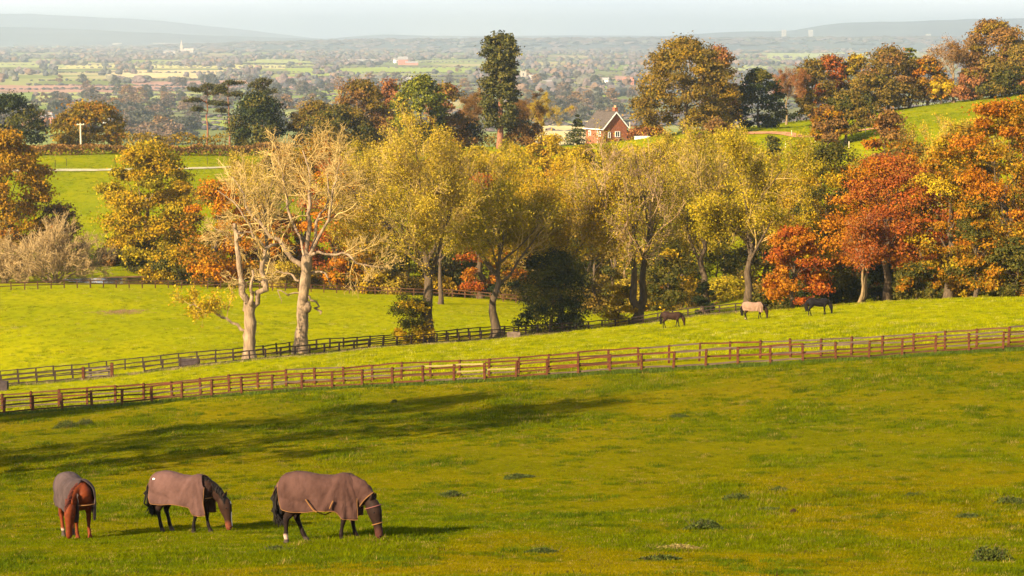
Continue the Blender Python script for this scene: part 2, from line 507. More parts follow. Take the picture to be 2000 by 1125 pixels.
# ------------------------------------------------------------------ hills on the horizon
def hill(pts, Yc, depth, mat, label, seed):
    rg = np.random.default_rng(seed)
    us = np.linspace(pts[0][0], pts[-1][0], 120)
    vs = np.interp(us, [p[0] for p in pts], [p[1] for p in pts])
    kx = us.copy()
    ker = np.hanning(9); ker /= ker.sum()
    vs = np.convolve(np.pad(vs, 4, mode='edge'), ker, 'valid')
    rows = np.linspace(-1, 1, 13)
    V = []
    for q in rows:
        h = math.cos(q * math.pi / 2) ** 1.2
        Y = Yc + q * depth
        x = (us - CX) / FPX * Yc
        ztop = CAMZ + (HORIZON - vs) / FPX * Yc
        z = -3 + (ztop + 3) * h * (1 + .10 * (vnoise(us / 35, np.full_like(us, q * 3), seed) - .5) * (1 if abs(q) > .05 else .35))
        V.append(np.stack([x, np.full_like(x, Y), z], 1))
    V = np.array(V)
    k = np.arange(V.shape[0] * V.shape[1]).reshape(V.shape[:2])
    F = np.stack([k[:-1, :-1], k[:-1, 1:], k[1:, 1:], k[1:, :-1]], -1).reshape(-1, 4)
    o = link('hill', MB().add(V, F).mesh('hill', mat, smooth=True))
    tag(o, label, kind='structure')
M_HILL = mat_plain('haze_blue_hill', (.022, .032, .042), .95, .4, .0022, 0, col2=(.075, .085, .080))  # the blue of distance haze is put into the hill colour
hill([(-700, 38), (-200, 26), (40, 27), (160, 31), (330, 42), (480, 58), (620, 76), (900, 90)], 26000, 3500, M_HILL, 'palest far hill on the left of the horizon', 1)
hill([(-700, 50), (-150, 52), (60, 53), (220, 60), (390, 68), (560, 74), (760, 80), (900, 92)], 18500, 2500, M_HILL, 'darker low ridge below the pale left hill', 2)
hill([(1050, 92), (1250, 74), (1350, 66), (1440, 62), (1560, 60), (1620, 47), (1660, 43), (1760, 43), (1820, 40), (1900, 37), (2000, 36), (2300, 34), (2700, 60)], 17500, 2600, M_HILL, 'long blue hill rising along the right of the horizon', 3)
hill([(500, 90), (700, 70), (760, 67), (840, 70), (930, 70), (1100, 69), (1300, 70), (1500, 74), (1700, 88)], 21000, 1500, M_HILL, 'low flat ridge in the middle of the horizon', 4)
NEAR_RISE = [(300, 90), (700, 79), (1000, 77), (1400, 76), (1800, 74), (2100, 73), (2500, 75)]
hill(NEAR_RISE, 12500, 900, M_HILL, 'nearer wooded rise across the plain', 5)
# ------------------------------------------------------------------ trees
PAL = {
 'olivegold': [(.31,.195,.007),(.38,.235,.007),(.19,.135,.007),(.40,.225,.008)],
 'beechorange': [(.46,.17,.007),(.42,.135,.007),(.48,.22,.009),(.32,.10,.007)],
 'goldoak':   [(.34,.175,.010),(.28,.145,.010),(.38,.185,.010),(.18,.11,.010)],
 'yelolive':  [(.34,.245,.011),(.41,.285,.012),(.25,.19,.010),(.17,.138,.009)],
 'ashy':      [(.38,.265,.026),(.43,.295,.034),(.29,.205,.018),(.40,.275,.016)],
 'yellow':    [(.42,.27,.010),(.36,.24,.012),(.46,.30,.012),(.28,.19,.012)],
 'orange':    [(.34,.120,.007),(.30,.095,.007),(.38,.165,.008),(.22,.070,.007)],
 'goldorange':[(.32,.145,.007),(.30,.110,.007),(.23,.105,.007),(.12,.080,.008),(.33,.18,.008),(.085,.070,.008)],
 'russet':    [(.28,.068,.012),(.33,.085,.012),(.20,.050,.012),(.27,.105,.014)],
 'red':       [(.34,.082,.010),(.29,.060,.010),(.37,.125,.010),(.20,.045,.010)],
 'oak':       [(.175,.112,.018),(.14,.094,.015),(.21,.128,.018),(.105,.076,.013)],
 'oakgold':   [(.225,.138,.012),(.18,.115,.011),(.27,.155,.012),(.13,.092,.010)],
 'brown':     [(.21,.105,.028),(.17,.088,.025),(.26,.13,.03),(.13,.07,.02)],
 'redbrown':  [(.26,.10,.035),(.21,.08,.03),(.30,.13,.04)],
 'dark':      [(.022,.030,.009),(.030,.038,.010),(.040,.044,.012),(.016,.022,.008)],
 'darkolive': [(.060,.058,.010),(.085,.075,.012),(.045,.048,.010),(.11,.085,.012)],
 'pine':      [(.065,.062,.020),(.090,.075,.024),(.050,.050,.018)],
 'evergreen': [(.125,.125,.012),(.16,.15,.014),(.085,.09,.012),(.05,.06,.01)],
 'sequoia':   [(.085,.076,.018),(.115,.095,.020),(.060,.058,.015),(.045,.046,.013)],
 'spruce':    [(.055,.062,.020),(.080,.082,.026),(.038,.045,.016)],
 'tan':       [(.40,.27,.095),(.33,.22,.075),(.46,.31,.115)],
 'tanpink':   [(.38,.24,.13),(.32,.20,.11),(.44,.29,.16)],
}
PROF = {
 'dome':  ([0, .12, .35, .6, .82, 1], [.72, .95, 1, .88, .62, .18]),
 'oval':  ([0, .2, .45, .65, .85, 1], [.45, .82, 1, .9, .6, .15]),
 'cone':  ([0, .1, .5, .8, 1], [.75, 1, .58, .28, .03]),
 'column':([0, .15, .35, .75, .92, 1], [.6, .95, 1, .92, .6, .2]),
 'bush':  ([0, .3, .6, .85, 1], [.9, 1, .85, .55, .15]),
 'flat':  ([0, .3, .7, 1], [.3, .9, 1, .5]),
}
def leaves(mb, C, N, size, cols, rg, aspect=.62):
    n = len(C)
    ref = rg.normal(size=(n, 3))
    T = norm(np.cross(N, ref)); B = np.cross(N, T)
    s = size[:, None]
    V = np.stack([C + T * s, C - T * s * .6 + B * s * aspect * 1.2, C - T * s * .6 - B * s * aspect * 1.2], 1).reshape(-1, 3)
    mb.add(V, np.arange(3 * n).reshape(n, 3), np.repeat(cols, 3, 0))

def pick_cols(pal, n, rg, clump=None):
    p = np.array(PAL[pal])
    if clump is None: i = rg.integers(0, len(p), n)
    else:
        base = rg.integers(0, len(p), clump.max() + 1)[clump]
        i = np.where(rg.random(n) < .6, base, rg.integers(0, len(p), n))
    c = p[i] * rg.uniform(.78, 1.2, (n, 1))
    return np.clip(c * rg.uniform(.93, 1.07, (n, 3)), 0, .9)

def lobes(rg, z0, z1, W, prof, nl, lr):
    t = (np.arange(nl) + rg.random(nl)) / nl
    t = t ** .9
    rad = np.interp(t, *PROF[prof]) * W
    a = np.arange(nl) * 2.39996 + rg.uniform(0, 6.28) + rg.normal(0, .4, nl)
    L = lr * W * rg.uniform(.5, 1.35, nl)
    r = np.maximum(rad - L * .75, 0) * rg.uniform(.75, 1.08, nl)
    z = z0 + (z1 - z0) * t
    z = np.clip(z, z0 + L * .4, z1 - L * .55)
    return np.stack([np.cos(a) * r, np.sin(a) * r, z], 1), L

def crown_mesh(rg, z0, z1, W, prof='dome', nl=26, lr=.34, nsub=14, nleaf=24, lsize=.26, pal='oak', pal2=None, droop=0.0, flat=.8, shift=(0, 0)):
    C, L = lobes(rg, z0, z1, W, prof, nl, lr)
    C[:, 0] += shift[0] * (C[:, 2] - z0) / max(z1 - z0, .1); C[:, 1] += shift[1] * (C[:, 2] - z0) / max(z1 - z0, .1)
    li = np.repeat(np.arange(nl), nsub)
    d = rg.normal(size=(len(li), 3)); d[:, 2] = np.abs(d[:, 2]) * .9 - .35
    out = C.copy(); out[:, 2] -= (z0 + z1) * .5; out = norm(out)
    d = norm(norm(d) + out[li] * .45)
    S = C[li] + d * (L[li] * rg.uniform(.45, 1.18, len(li)))[:, None] * np.array([1, 1, flat])
    si = np.repeat(np.arange(len(S)), nleaf)
    sp = (L[li] * rg.uniform(.18, .42, len(li)))[si]
    P = S[si] + rg.normal(size=(len(si), 3)) * sp[:, None] * np.array([1, 1, .6])
    P[:, 2] -= droop * np.abs(rg.normal(size=len(si))) * sp
    N = norm(d[si] * .7 + rg.normal(size=(len(si), 3)) * .55 + np.array([0, 0, .25]))
    cols = pick_cols(pal, len(si), rg, si)
    if pal2:
        k = (rg.random(nl) < .4)[li[si]]
        c2 = pick_cols(pal2, len(si), rg, si)
        cols = np.where(k[:, None], c2, cols)
    keep = P[:, 2] > .15
    mb = MB()
    leaves(mb, P[keep], N[keep], (lsize * rg.uniform(.6, 1.25, len(si)))[keep], cols[keep], rg)
    return mb, C, L

def bend(p0, p1, n, rg, sag=0.0, wig=.06):
    p0, p1 = np.asarray(p0, float), np.asarray(p1, float)
    t = np.linspace(0, 1, n)[:, None]
    L = np.linalg.norm(p1 - p0)
    P = p0 + (p1 - p0) * t
    P[:, 2] += sag * L * (np.sin(np.pi * t[:, 0]))
    P[1:-1] += rg.normal(size=(n - 2, 3)) * wig * L
    return P

def trunk_mesh(rg, H, r, top, targets, lean=(0, 0), stems=1, limb=.38):
    """tapered flared trunk(s) with limbs reaching into the crown"""
    mb = MB()
    tops = []
    for s in range(stems):
        off = np.array([rg.normal() * r * 1.6, rg.normal() * r * 1.6, 0]) if stems > 1 else np.zeros(3)
        p1 = np.array([lean[0] * H + (off[0] * 3 if stems > 1 else 0), lean[1] * H, top])
        P = bend(off + np.array([0, 0, -.5]), p1, 8, rg, 0, .018)
        t = np.linspace(0, 1, 8)
        rr = r * (1 - .62 * t) * (1 + .55 * np.exp(-t * 9)) / (1 if stems == 1 else 1.4)
        V, F = tubes(P, rr, 9); mb.add(V, F)
        tops.append(P)
    for i, q in enumerate(targets):
        P = tops[i % len(tops)]
        k = rg.uniform(.45, .95)
        j = k * 7; a = int(j); p0 = P[a] + (P[min(a + 1, 7)] - P[a]) * (j - a)
        rr = r * (1 - .62 * k) * limb * rg.uniform(.7, 1.1)
        B = bend(p0, q, 6, rg, .08, .035)
        V, F = tubes(B, rr * np.linspace(1, .22, 6), 5); mb.add(V, F)
    return mb

def grow(P, Rr, per, rg, tmin=.25, ang=(30, 65), ratio=.6, up=.15, wig=.12, rr=.6, n=4, end=.35):
    m = len(P); npt = P.shape[1]
    i = np.repeat(np.arange(m), per)
    t = tmin + (1 - tmin) * (np.tile(np.arange(per), m) + rg.random(m * per)) / per
    s = t * (npt - 1); a = np.minimum(s.astype(int), npt - 2); f = (s - a)[:, None]
    p0 = P[i, a] * (1 - f) + P[i, a + 1] * f
    tan = norm(P[i, a + 1] - P[i, a])
    r0 = Rr[i, a] * (1 - f[:, 0]) + Rr[i, a + 1] * f[:, 0]
    L = np.linalg.norm(np.diff(P, axis=1), axis=2).sum(1)[i]
    perp = norm(np.cross(tan, rg.normal(size=tan.shape)))
    an = np.radians(rg.uniform(*ang, len(i)))[:, None]
    d = norm(tan * np.cos(an) + perp * np.sin(an) + np.array([0, 0, up]))
    Lc = L * ratio * rg.uniform(.65, 1.25, len(i)) * (1.15 - .45 * t)
    out = np.empty((len(i), n, 3)); out[:, 0] = p0
    cur = d
    for k in range(1, n):
        out[:, k] = out[:, k - 1] + cur * (Lc / (n - 1))[:, None]
        cur = norm(cur + rg.normal(size=cur.shape) * wig + np.array([0, 0, up * .5]))
    rad = (r0 * rr)[:, None] * np.linspace(1, end, n)[None, :]
    return out, rad

def twig_cols(pal, nv, k, rg):
    p = np.array(PAL[pal]); m = nv // k
    c = p[rg.integers(0, len(p), m)] * rg.uniform(.8, 1.15, (m, 1))
    return np.repeat(c, k, 0)

TWIG = mat_attr('twigs', .9, .03)

def fit(Ps, H, W, base=.35):
    """stretch a set of branch levels so the tree has the wanted height and spread"""
    allp = np.concatenate([p.reshape(-1, 3) for p in Ps])
    top = np.percentile(allp[:, 2], 99.5)
    rad = np.percentile(np.hypot(allp[:, 0], allp[:, 1]), 90)
    sz, sx = H / top, W / rad
    for p in Ps:
        p[..., 2] *= sz
        k = smooth(0.0, base * H, p[..., 2])
        s = 1 + (sx - 1) * k
        p[..., 0] *= s; p[..., 1] *= s

def skeleton(rg, H, W, r, fork=.35, nlimb=7, per=(6, 6, 5), lean=(0, 0), up=.12, rmin=.024, limb_ang=(18, 62), stems=1, low=.35):
    """branch levels of an open-crowned tree"""
    tr = []
    for s in range(stems):
        off = np.array([rg.normal() * r, rg.normal() * r, 0]) * (1.4 if stems > 1 else 0)
        P = bend(off + np.array([0, 0, -.5]), np.array([lean[0] * H, lean[1] * H, H * (fork + .3)]) + off * 5, 8, rg, 0, .022)
        tr.append(P)
    T = np.array(tr); t = np.linspace(0, 1, 8)
    TR = np.tile(r * (1 - .72 * t) * (1 + .5 * np.exp(-t * 9)), (stems, 1))
    l1, r1 = grow(T, TR, max(2, nlimb // stems), rg, fork / (fork + .3), limb_ang, .95, up * 1.5, .16, .62, 6, .35)
    l2, r2 = grow(l1, r1, per[0], rg, .22, (25, 60), .55, up, .2, .6, 5, .35)
    l3, r3 = grow(l2, r2, per[1], rg, .2, (25, 60), .55, up * .8, .22, .6, 4, .4)
    l4, r4 = grow(l3, r3, per[2], rg, .15, (20, 55), .62, up * .6, .2, .7, 3, .5)
    lv = [T, l1, l2, l3, l4]; rd = [TR, r1, r2, np.maximum(r3, rmin), np.maximum(r4, rmin * .75)]
    fit(lv, H, W, low)
    return lv, rd

def sparse_tree(rg, H, W, r, pal, twig='tan', nleaf=9000, lsize=.2, spread=.45, zmin=0.0, pal2=None, **kw):
    lv, rd = skeleton(rg, H, W, r, **kw)
    trunk = MB()
    for P, q, k in ((lv[0], rd[0], 9), (lv[1], rd[1], 6)):
        trunk.add(*tubes(P, q, k))
    br = MB()
    for P, q, k in ((lv[2], rd[2], 4), (lv[3], rd[3], 3), (lv[4], rd[4], 3)):
        V, F = tubes(P, q, k); br.add(V, F, twig_cols(twig, len(V), k * P.shape[1], rg))
    lf = None
    if nleaf:
        pts = np.concatenate([lv[4][:, 1:].reshape(-1, 3), lv[3][:, 1:].reshape(-1, 3)])
        pts = pts[pts[:, 2] > zmin]
        # leafy and bare sprays: leaf density follows a slow noise through the crown
        w = vnoise(pts[:, 0] * .45 + 31, pts[:, 2] * .45 + pts[:, 1] * .3, int(rg.integers(1, 999))) ** 2 + .05
        i = rg.choice(len(pts), nleaf, p=w / w.sum())
        C = pts[i] + rg.normal(size=(nleaf, 3)) * spread * np.array([1, 1, .8])
        N = norm(rg.normal(size=(nleaf, 3)) + np.array([-.2, -.25, .5]))
        lf = MB()
        cols = pick_cols(pal, nleaf, rg, i // 40)
        if pal2:
            c2 = pick_cols(pal2, nleaf, rg)
            cols = np.where((vnoise(C[:, 0] * .3, C[:, 2] * .3, 5) > .55)[:, None], c2, cols)
        leaves(lf, C, N, lsize * rg.uniform(.6, 1.3, nleaf), cols, rg)
    return trunk, br, lf

_tree_no = [0]
def rot2(rg): return rg.uniform(0, 6.28)

def place(name, u, Y, label, cat='tree', group=None):
    p = spot(u, Y)
    root = empty(name, p)
    tag(root, label, cat, group)
    return root, p

def size_of(u, Y, vtop, wpx, p):
    H = at(u, vtop, Y)[2] - p.z
    return H, wpx / 2 / px_per_m(depth_of(p))

def leafy(name, u, Y, vtop, wpx, label, pal='oak', prof='dome', base=.16, nl=26, lr=.34, nsub=13, nleaf=22, lsize=None, bark=BARK_DARK,
          pal2=None, stems=1, lean=(0, 0), trunk=.028, droop=0., flat=.8, leafmat=None, seed=None, limbs=10, cat='tree', group=None):
    _tree_no[0] += 1
    rg = np.random.default_rng(seed if seed is not None else 100 + _tree_no[0])
    root, p = place(name, u, Y, label, cat, group)
    H, W = size_of(u, Y, vtop, wpx, p)
    W *= 1.28 if Y > 500 else 1.1
    if lsize is None: lsize = max(.16, .00085 * Y)
    q = 1 if Y > 440 else 1.45
    nleaf = int(nleaf * 1.5 * q); lsize *= .88 if Y > 440 else .84
    mb, C, L = crown_mesh(rg, base * H, H, W, prof, nl, lr, nsub, nleaf, lsize, pal, pal2, droop, flat, (lean[0] * H, lean[1] * H))
    link('crown', mb.mesh('crown', leafmat or LEAF, color=True), root)
    tg = C[rg.permutation(len(C))[:limbs]]
    tm = trunk_mesh(rg, H, max(.06, trunk * H), H * (base + (1 - base) * .55), tg, lean, stems)
    link('trunk', tm.mesh('trunk', bark, smooth=True), root)
    return root

def open_tree(name, u, Y, vtop, wpx, label, pal='yelolive', twig='tan', bark=BARK_TAN, nleaf=9000, lsize=None, trunk=.024, seed=None, cat='tree', **kw):
    _tree_no[0] += 1
    rg = np.random.default_rng(seed if seed is not None else 100 + _tree_no[0])
    root, p = place(name, u, Y, label, cat)
    H, W = size_of(u, Y, vtop, wpx, p)
    W *= 1.1
    if lsize is None: lsize = max(.12, .00075 * Y)
    nleaf = int(nleaf * 2.5); lsize *= .60
    if Y > 315 and nleaf > 6000 and bark is not BARK_RED:
        # willows across the stream: a few grown trees, each set out several times turned and stretched
        key = (pal, bark.name, _tree_no[0] % 2)
        if key not in _grown:
            kw['per'] = (5, 5, 4)
            H0, W0 = 22.0, 8.0
            t, b, lf = sparse_tree(rg, H0, W0, .022 * H0, pal, twig, 26000, .165, **kw)
            _grown[key] = (t.mesh('trunk', bark, smooth=True), b.mesh('branches', TWIG, smooth=True, color=True), lf.mesh('crown', LEAF, color=True), H0, W0)
        m1, m2, m3, H0, W0 = _grown[key]
        root.rotation_euler = (0, 0, rg.uniform(0, 6.28)); root.scale = (W / W0, W / W0, H / H0)
        link('trunk', m1, root); link('branches', m2, root); link('crown', m3, root)
        return root
    t, b, lf = sparse_tree(rg, H, W, trunk * H, pal, twig, nleaf, lsize, **kw)
    link('trunk', t.mesh('trunk', bark, smooth=True), root)
    link('branches', b.mesh('branches', TWIG, smooth=True, color=True), root)
    if lf: link('crown', lf.mesh('crown', LEAF, color=True), root)
    return root
_grown = {}

# ---- pines and other conifers
def pine(u, Y, vtop, wpx, label, plates, seed, bark=BARK_RED):
    rg = np.random.default_rng(seed)
    root, p = place('pine_tree', u, Y, label)
    H, W = size_of(u, Y, vtop, wpx, p)
    mb = MB(); tr = MB()
    P = bend((0, 0, -.5), (rg.normal() * .3, 0, H * .96), 9, rg, 0, .008)
    tr.add(*tubes(P, .017 * H * (1 - .75 * np.linspace(0, 1, 9)), 8))
    for zf, xo, rw, th in plates:
        c = np.array([xo * W, rg.normal() * .15 * W, zf * H])
        base = np.array([np.interp(zf - .04, np.linspace(0, 1, 9), P[:, 0]), 0, (zf - .05) * H])
        for _ in range(4):
            q = c + rg.normal(size=3) * np.array([rw * W * .5, rw * W * .5, .05])
            tr.add(*tubes(bend(base, q, 6, rg, .05, .04), .0055 * H * np.linspace(1, .25, 6), 5))
        ns = 20
        S = c + rg.normal(size=(ns, 3)) * np.array([rw * W * .48, rw * W * .48, th * H * .4])
        S[:, 2] -= .12 * np.abs(S[:, 0] - c[0])
        i = np.repeat(np.arange(ns), 52)
        C = S[i] + rg.normal(size=(len(i), 3)) * np.array([.42, .42, .20])
        leaves(mb, C, norm(rg.normal(size=(len(i), 3)) * .7 + np.array([0, 0, .6])), .30 * rg.uniform(.6, 1.2, len(i)), pick_cols('pine', len(i), rg, i), rg, .35)
    link('trunk', tr.mesh('trunk', bark, smooth=True), root)
    link('crown', mb.mesh('crown', LEAFD, color=True), root)

def tiered(name, u, Y, vtop, wpx, label, pal, prof, base, tiers, per, seed, bark=BARK_DARK, nlf=34, lsize=.4, droop=.25, trunk=.022):
    """conifer of drooping branch sprays in tiers"""
    rg = np.random.default_rng(seed)
    root, p = place(name, u, Y, label)
    H, W = size_of(u, Y, vtop, wpx, p)
    tr, mb = MB(), MB()
    P = bend((0, 0, -.5), (0, 0, H * .98), 9, rg, 0, .004)
    t9 = np.linspace(0, 1, 9)
    tr.add(*tubes(P, trunk * H * (1 - .9 * t9) * (1 + .5 * np.exp(-t9 * 10)), 9))
    for k in range(tiers):
        t = (k + rg.random()) / tiers
        z = (base + (1 - base) * t) * H
        rad = np.interp(t, *PROF[prof]) * W
        for j in range(per):
            a = rg.uniform(0, 6.28); r = rad * rg.uniform(.62, 1.12)
            tip = np.array([math.cos(a) * r, math.sin(a) * r, z - droop * r])
            tr.add(*tubes(bend((0, 0, z + .02 * H), tip, 4, rg, .06, .03), .004 * H * np.linspace(1, .2, 4), 3))
            s = rg.uniform(.35, 1.05, nlf)[:, None]
            C = np.array([0, 0, z]) + (tip - np.array([0, 0, z])) * s + rg.normal(size=(nlf, 3)) * np.array([.22, .22, .12]) * max(rad, .8) * .8
            leaves(mb, C, norm(rg.normal(size=(nlf, 3)) * .6 + np.array([math.cos(a) * .4, math.sin(a) * .4, .5])), lsize * rg.uniform(.6, 1.2, nlf), pick_cols(pal, nlf, rg, np.zeros(nlf, int)), rg, .45)
    link('trunk', tr.mesh('trunk', bark, smooth=True), root)
    link('crown', mb.mesh('crown', LEAFD, color=True), root)

# ---- the two pale trees in front, shaped limb by limb
def limbed_tree(name, u0, Y, label, limbs, seed, bark, twig, twig_from, per=(7, 6, 5), ratio=(.5, .55, .6), knobs=(), leafy_limb=None, up=.10, r_twig=.028):
    rg = np.random.default_rng(seed)
    root, p = place(name, u0, Y, label)
    s = px_per_m(depth_of(p))
    v0 = HORIZON + (CAMZ - p.z) / 1.0 * 0  # placeholder, base row found below
    # row of the base in the photograph
    D = depth_of(p)
    v0 = CY - ((p.z - CAMZ) * CP + p.y * SP) / D * FPX
    tr = MB(); paths = []
    for k, (pts, ra, rb) in enumerate(limbs):
        q = np.array([((a[0] - u0) / s, (a[2] if len(a) > 2 else 0), (v0 - a[1]) / s) for a in pts])
        # resample smoothly
        t = np.linspace(0, len(q) - 1, 12)
        i = np.minimum(t.astype(int), len(q) - 2); f = (t - i)[:, None]
        a0 = q[np.maximum(i - 1, 0)]; a1 = q[i]; a2 = q[i + 1]; a3 = q[np.minimum(i + 2, len(q) - 1)]
        S = .5 * (2 * a1 + (a2 - a0) * f + (2 * a0 - 5 * a1 + 4 * a2 - a3) * f ** 2 + (3 * a1 - a0 - 3 * a2 + a3) * f ** 3)
        S[1:-1] += rg.normal(size=(10, 3)) * (.05 + .12 * (ra < .4))
        rad = np.linspace(ra, rb, 12) * (1 + .10 * rg.normal(size=12))
        if k == 0: S[0, 2] = -.6; rad[:3] *= np.array([1.45, 1.2, 1.06])
        V, F = tubes(S, rad, 10 if ra > .25 else 7); tr.add(V, F)
        tip = S[-1]; a = len(V); V2 = np.array([tip + norm((S[-1] - S[-2])[None])[0] * rb * .7]); kk = 10 if ra > .25 else 7
        tr.add(np.concatenate([V[-kk:], V2]), [(i2, (i2 + 1) % kk, kk) for i2 in range(kk)])
        paths.append((S, rad))
    for (ku, kv, kr, kd) in knobs:
        th = np.linspace(0, np.pi, 7); ph = np.linspace(0, 2 * np.pi, 9)[:-1]
        c = np.array([(ku - u0) / s, kd, (v0 - kv) / s])
        V = np.array([c + kr * np.array([math.sin(a) * math.cos(b), math.sin(a) * math.sin(b), math.cos(a) * 1.2]) * rg.uniform(.7, 1.2) for a in th for b in ph])
        F = [(i * 8 + j, i * 8 + (j + 1) % 8, (i + 1) * 8 + (j + 1) % 8, (i + 1) * 8 + j) for i in range(6) for j in range(8)]
        tr.add(V, F)
    link('trunk', tr.mesh('trunk', bark, smooth=True), root)
    T = np.array([paths[i][0] for i in twig_from]); TR = np.array([paths[i][1] for i in twig_from])
    l2, r2 = grow(T, TR, per[0], rg, .30, (25, 70), ratio[0], up, .25, .5, 6, .35)
    l3, r3 = grow(l2, r2, per[1], rg, .2, (25, 60), ratio[1], up, .24, .6, 5, .4)
    l4, r4 = grow(l3, r3, per[2], rg, .15, (20, 55), ratio[2], up * .5, .22, .7, 4, .5)
    br = MB()
    for P, q, k in ((l2, r2, 5), (l3, np.maximum(r3, r_twig), 3), (l4, np.maximum(r4, r_twig * .75), 3)):
        V, F = tubes(P, q, k); br.add(V, F, twig_cols(twig, len(V), k * P.shape[1], rg))
    link('branches', br.mesh('branches', TWIG, smooth=True, color=True), root)
    if leafy_limb is not None:
        i, n, pal = leafy_limb
        S = paths[i][0]
        g2, q2 = grow(S[None], paths[i][1][None], 12, rg, .3, (25, 70), .34, .25, .2, .5, 5, .3)
        g3, q3 = grow(g2, q2, 6, rg, .2, (25, 60), .6, .1, .2, .6, 4, .4)
        b2 = MB()
        for P, q in ((g2, q2), (g3, np.maximum(q3, .012))):
            V, F = tubes(P, q, 3); b2.add(V, F, twig_cols(twig, len(V), 3 * P.shape[1], rg))
        link('branches', b2.mesh('branches', TWIG, color=True), root)
        pts = g3[:, 1:].reshape(-1, 3)
        k = rg.integers(0, len(pts), n)
        lf = MB(); leaves(lf, pts[k] + rg.normal(size=(n, 3)) * .22, norm(rg.normal(size=(n, 3)) + np.array([0, 0, .5])), .13 * rg.uniform(.6, 1.3, n), pick_cols(pal, n, rg), rg)
        link('crown', lf.mesh('crown', LEAF, color=True), root)
    return root

limbed_tree('dead_tree', 487, 224, 'broken pale stag-headed tree with one low orange leafy bough, behind the dark fence',
    [([(487,702),(488,660),(490,625),(490,596)], .60, .56),
     ([(486,600),(477,568),(468,535),(467,490),(463,458),(462,437)], .34, .17),
     ([(493,600),(508,578),(517,552),(515,522),(520,497),(536,481),(551,477)], .32, .15),
     ([(490,596,-.3),(494,565,-.4),(499,528,-.5)], .24, .10),
     ([(481,646),(455,630),(430,613),(400,603),(372,597)], .17, .05),
     ([(463,470),(472,462),(470,452)], .14, .10),
     ([(520,495),(505,470),(490,440),(470,405),(430,372)], .16, .05),
     ([(515,550),(490,545),(470,548),(450,540)], .10, .03)],
    11, BARK_PALE, 'tan', [2, 6, 7], per=(6, 5, 5), ratio=(.42, .5, .6), knobs=[(462,440,.22,0),(488,597,.66,0),(483,580,.3,-.2),(517,552,.28,0)],
    leafy_limb=(4, 1900, 'yellow'))
limbed_tree('bare_tree', 588, 231, 'tall bare pale ash tree with wide twiggy crown behind the dark fence',
    [([(586,693),(590,640),(596,560),(602,500)], .74, .50),
     ([(596,520),(568,490),(546,468),(522,449),(502,430),(486,408),(476,370),(458,345)], 0.281, 0.070),
     ([(603,505),(606,440,.6),(608,390,1),(600,340,1.4),(592,295,1.6)], 0.265, 0.062),
     ([(605,500),(632,448,-.8),(648,402,-1.2),(660,350,-1.4),(668,318,-1.4)], 0.203, 0.047),
     ([(603,505),(640,492,-1),(680,500,-1.6),(722,516,-2),(762,512,-2)], 0.187, 0.039),
     ([(604,536),(624,529,-.6),(641,536,-.9),(648,556,-1)], 0.156, 0.078),
     ([(585,548),(560,536,.4),(530,535,.8),(500,530,1)], 0.133, 0.039),
     ([(604,578),(617,592,-.3),(627,612,-.4)], 0.133, 0.101),
     ([(600,510),(575,455,2.5),(560,400,3.5),(548,345,4),(540,310,4)], 0.187, 0.047),
     ([(604,505),(622,430,3),(640,380,4),(636,320,5)], 0.172, 0.047),
     ([(588,565),(567,575,-.6),(545,566,-1),(553,590,-1.1)], 0.101, 0.031),
     ([(522,449),(490,455,-.6),(455,465,-1),(425,440,-1.2)], 0.109, 0.031)],
    5, BARK_PALE, 'tan', [1, 2, 3, 4, 6, 8, 9, 11], per=(10, 8, 6), up=.03, r_twig=.024, ratio=(.36, .50, .6), knobs=[(601,598,.50,-.2),(604,520,.42,0)])

def thorn(u, Y, vtop, wpx, label, seed, stems=26):
    """bare many-stemmed dome of twigs"""
    rg = np.random.default_rng(seed)
    root, p = place('hawthorn_bush', u, Y, label, 'bush')
    H, W = size_of(u, Y, vtop, wpx, p)
    el = np.arcsin(rg.uniform(.12, .99, stems)); az = np.arange(stems) * 2.39996 + rg.normal(size=stems) * .3
    rad = 1 / np.sqrt((np.cos(el) / W) ** 2 + (np.sin(el) / H) ** 2) * rg.uniform(.62, .88, stems)
    tip = np.stack([np.cos(el) * np.cos(az) * rad, np.cos(el) * np.sin(az) * rad, np.sin(el) * rad], 1)
    b = np.stack([rg.normal(size=stems) * .5, rg.normal(size=stems) * .5, np.full(stems, -.3)], 1)
    t = np.linspace(0, 1, 7)[None, :, None]
    P = b[:, None] + (tip - b)[:, None] * t
    P[:, :, 2] += np.sin(np.pi * t[..., 0]) * H * .07
    P[:, 1:-1] += rg.normal(size=(stems, 5, 3)) * .18
    Rr = rg.uniform(.07, .13, stems)[:, None] * np.linspace(1, .3, 7)[None]
    l2, r2 = grow(P, Rr, 7, rg, .22, (18, 50), .42, .12, .2, .6, 5, .4)
    l3, r3 = grow(l2, r2, 6, rg, .2, (18, 50), .55, .10, .2, .65, 4, .45)
    l4, r4 = grow(l3, r3, 5, rg, .15, (18, 50), .6, .08, .2, .7, 3, .5)
    tr = MB().add(*tubes(P, Rr, 6))
    br = MB()
    for Q, q, k in ((l2, r2, 4), (l3, np.maximum(r3, .032), 3), (l4, np.maximum(r4, .026), 3)):
        Q[..., 2] = np.maximum(Q[..., 2], .1)
        V, F = tubes(Q, q, k); br.add(V, F, twig_cols('thorn', len(V), k * Q.shape[1], rg))
    link('trunk', tr.mesh('trunk', BARK_TAN, smooth=True), root)
    link('branches', br.mesh('branches', TWIG, smooth=True, color=True), root)
# ------------------------------------------------------------------ named trees, front to back
PAL['thorn'] = [(.36,.245,.105),(.29,.19,.08),(.43,.29,.13)]
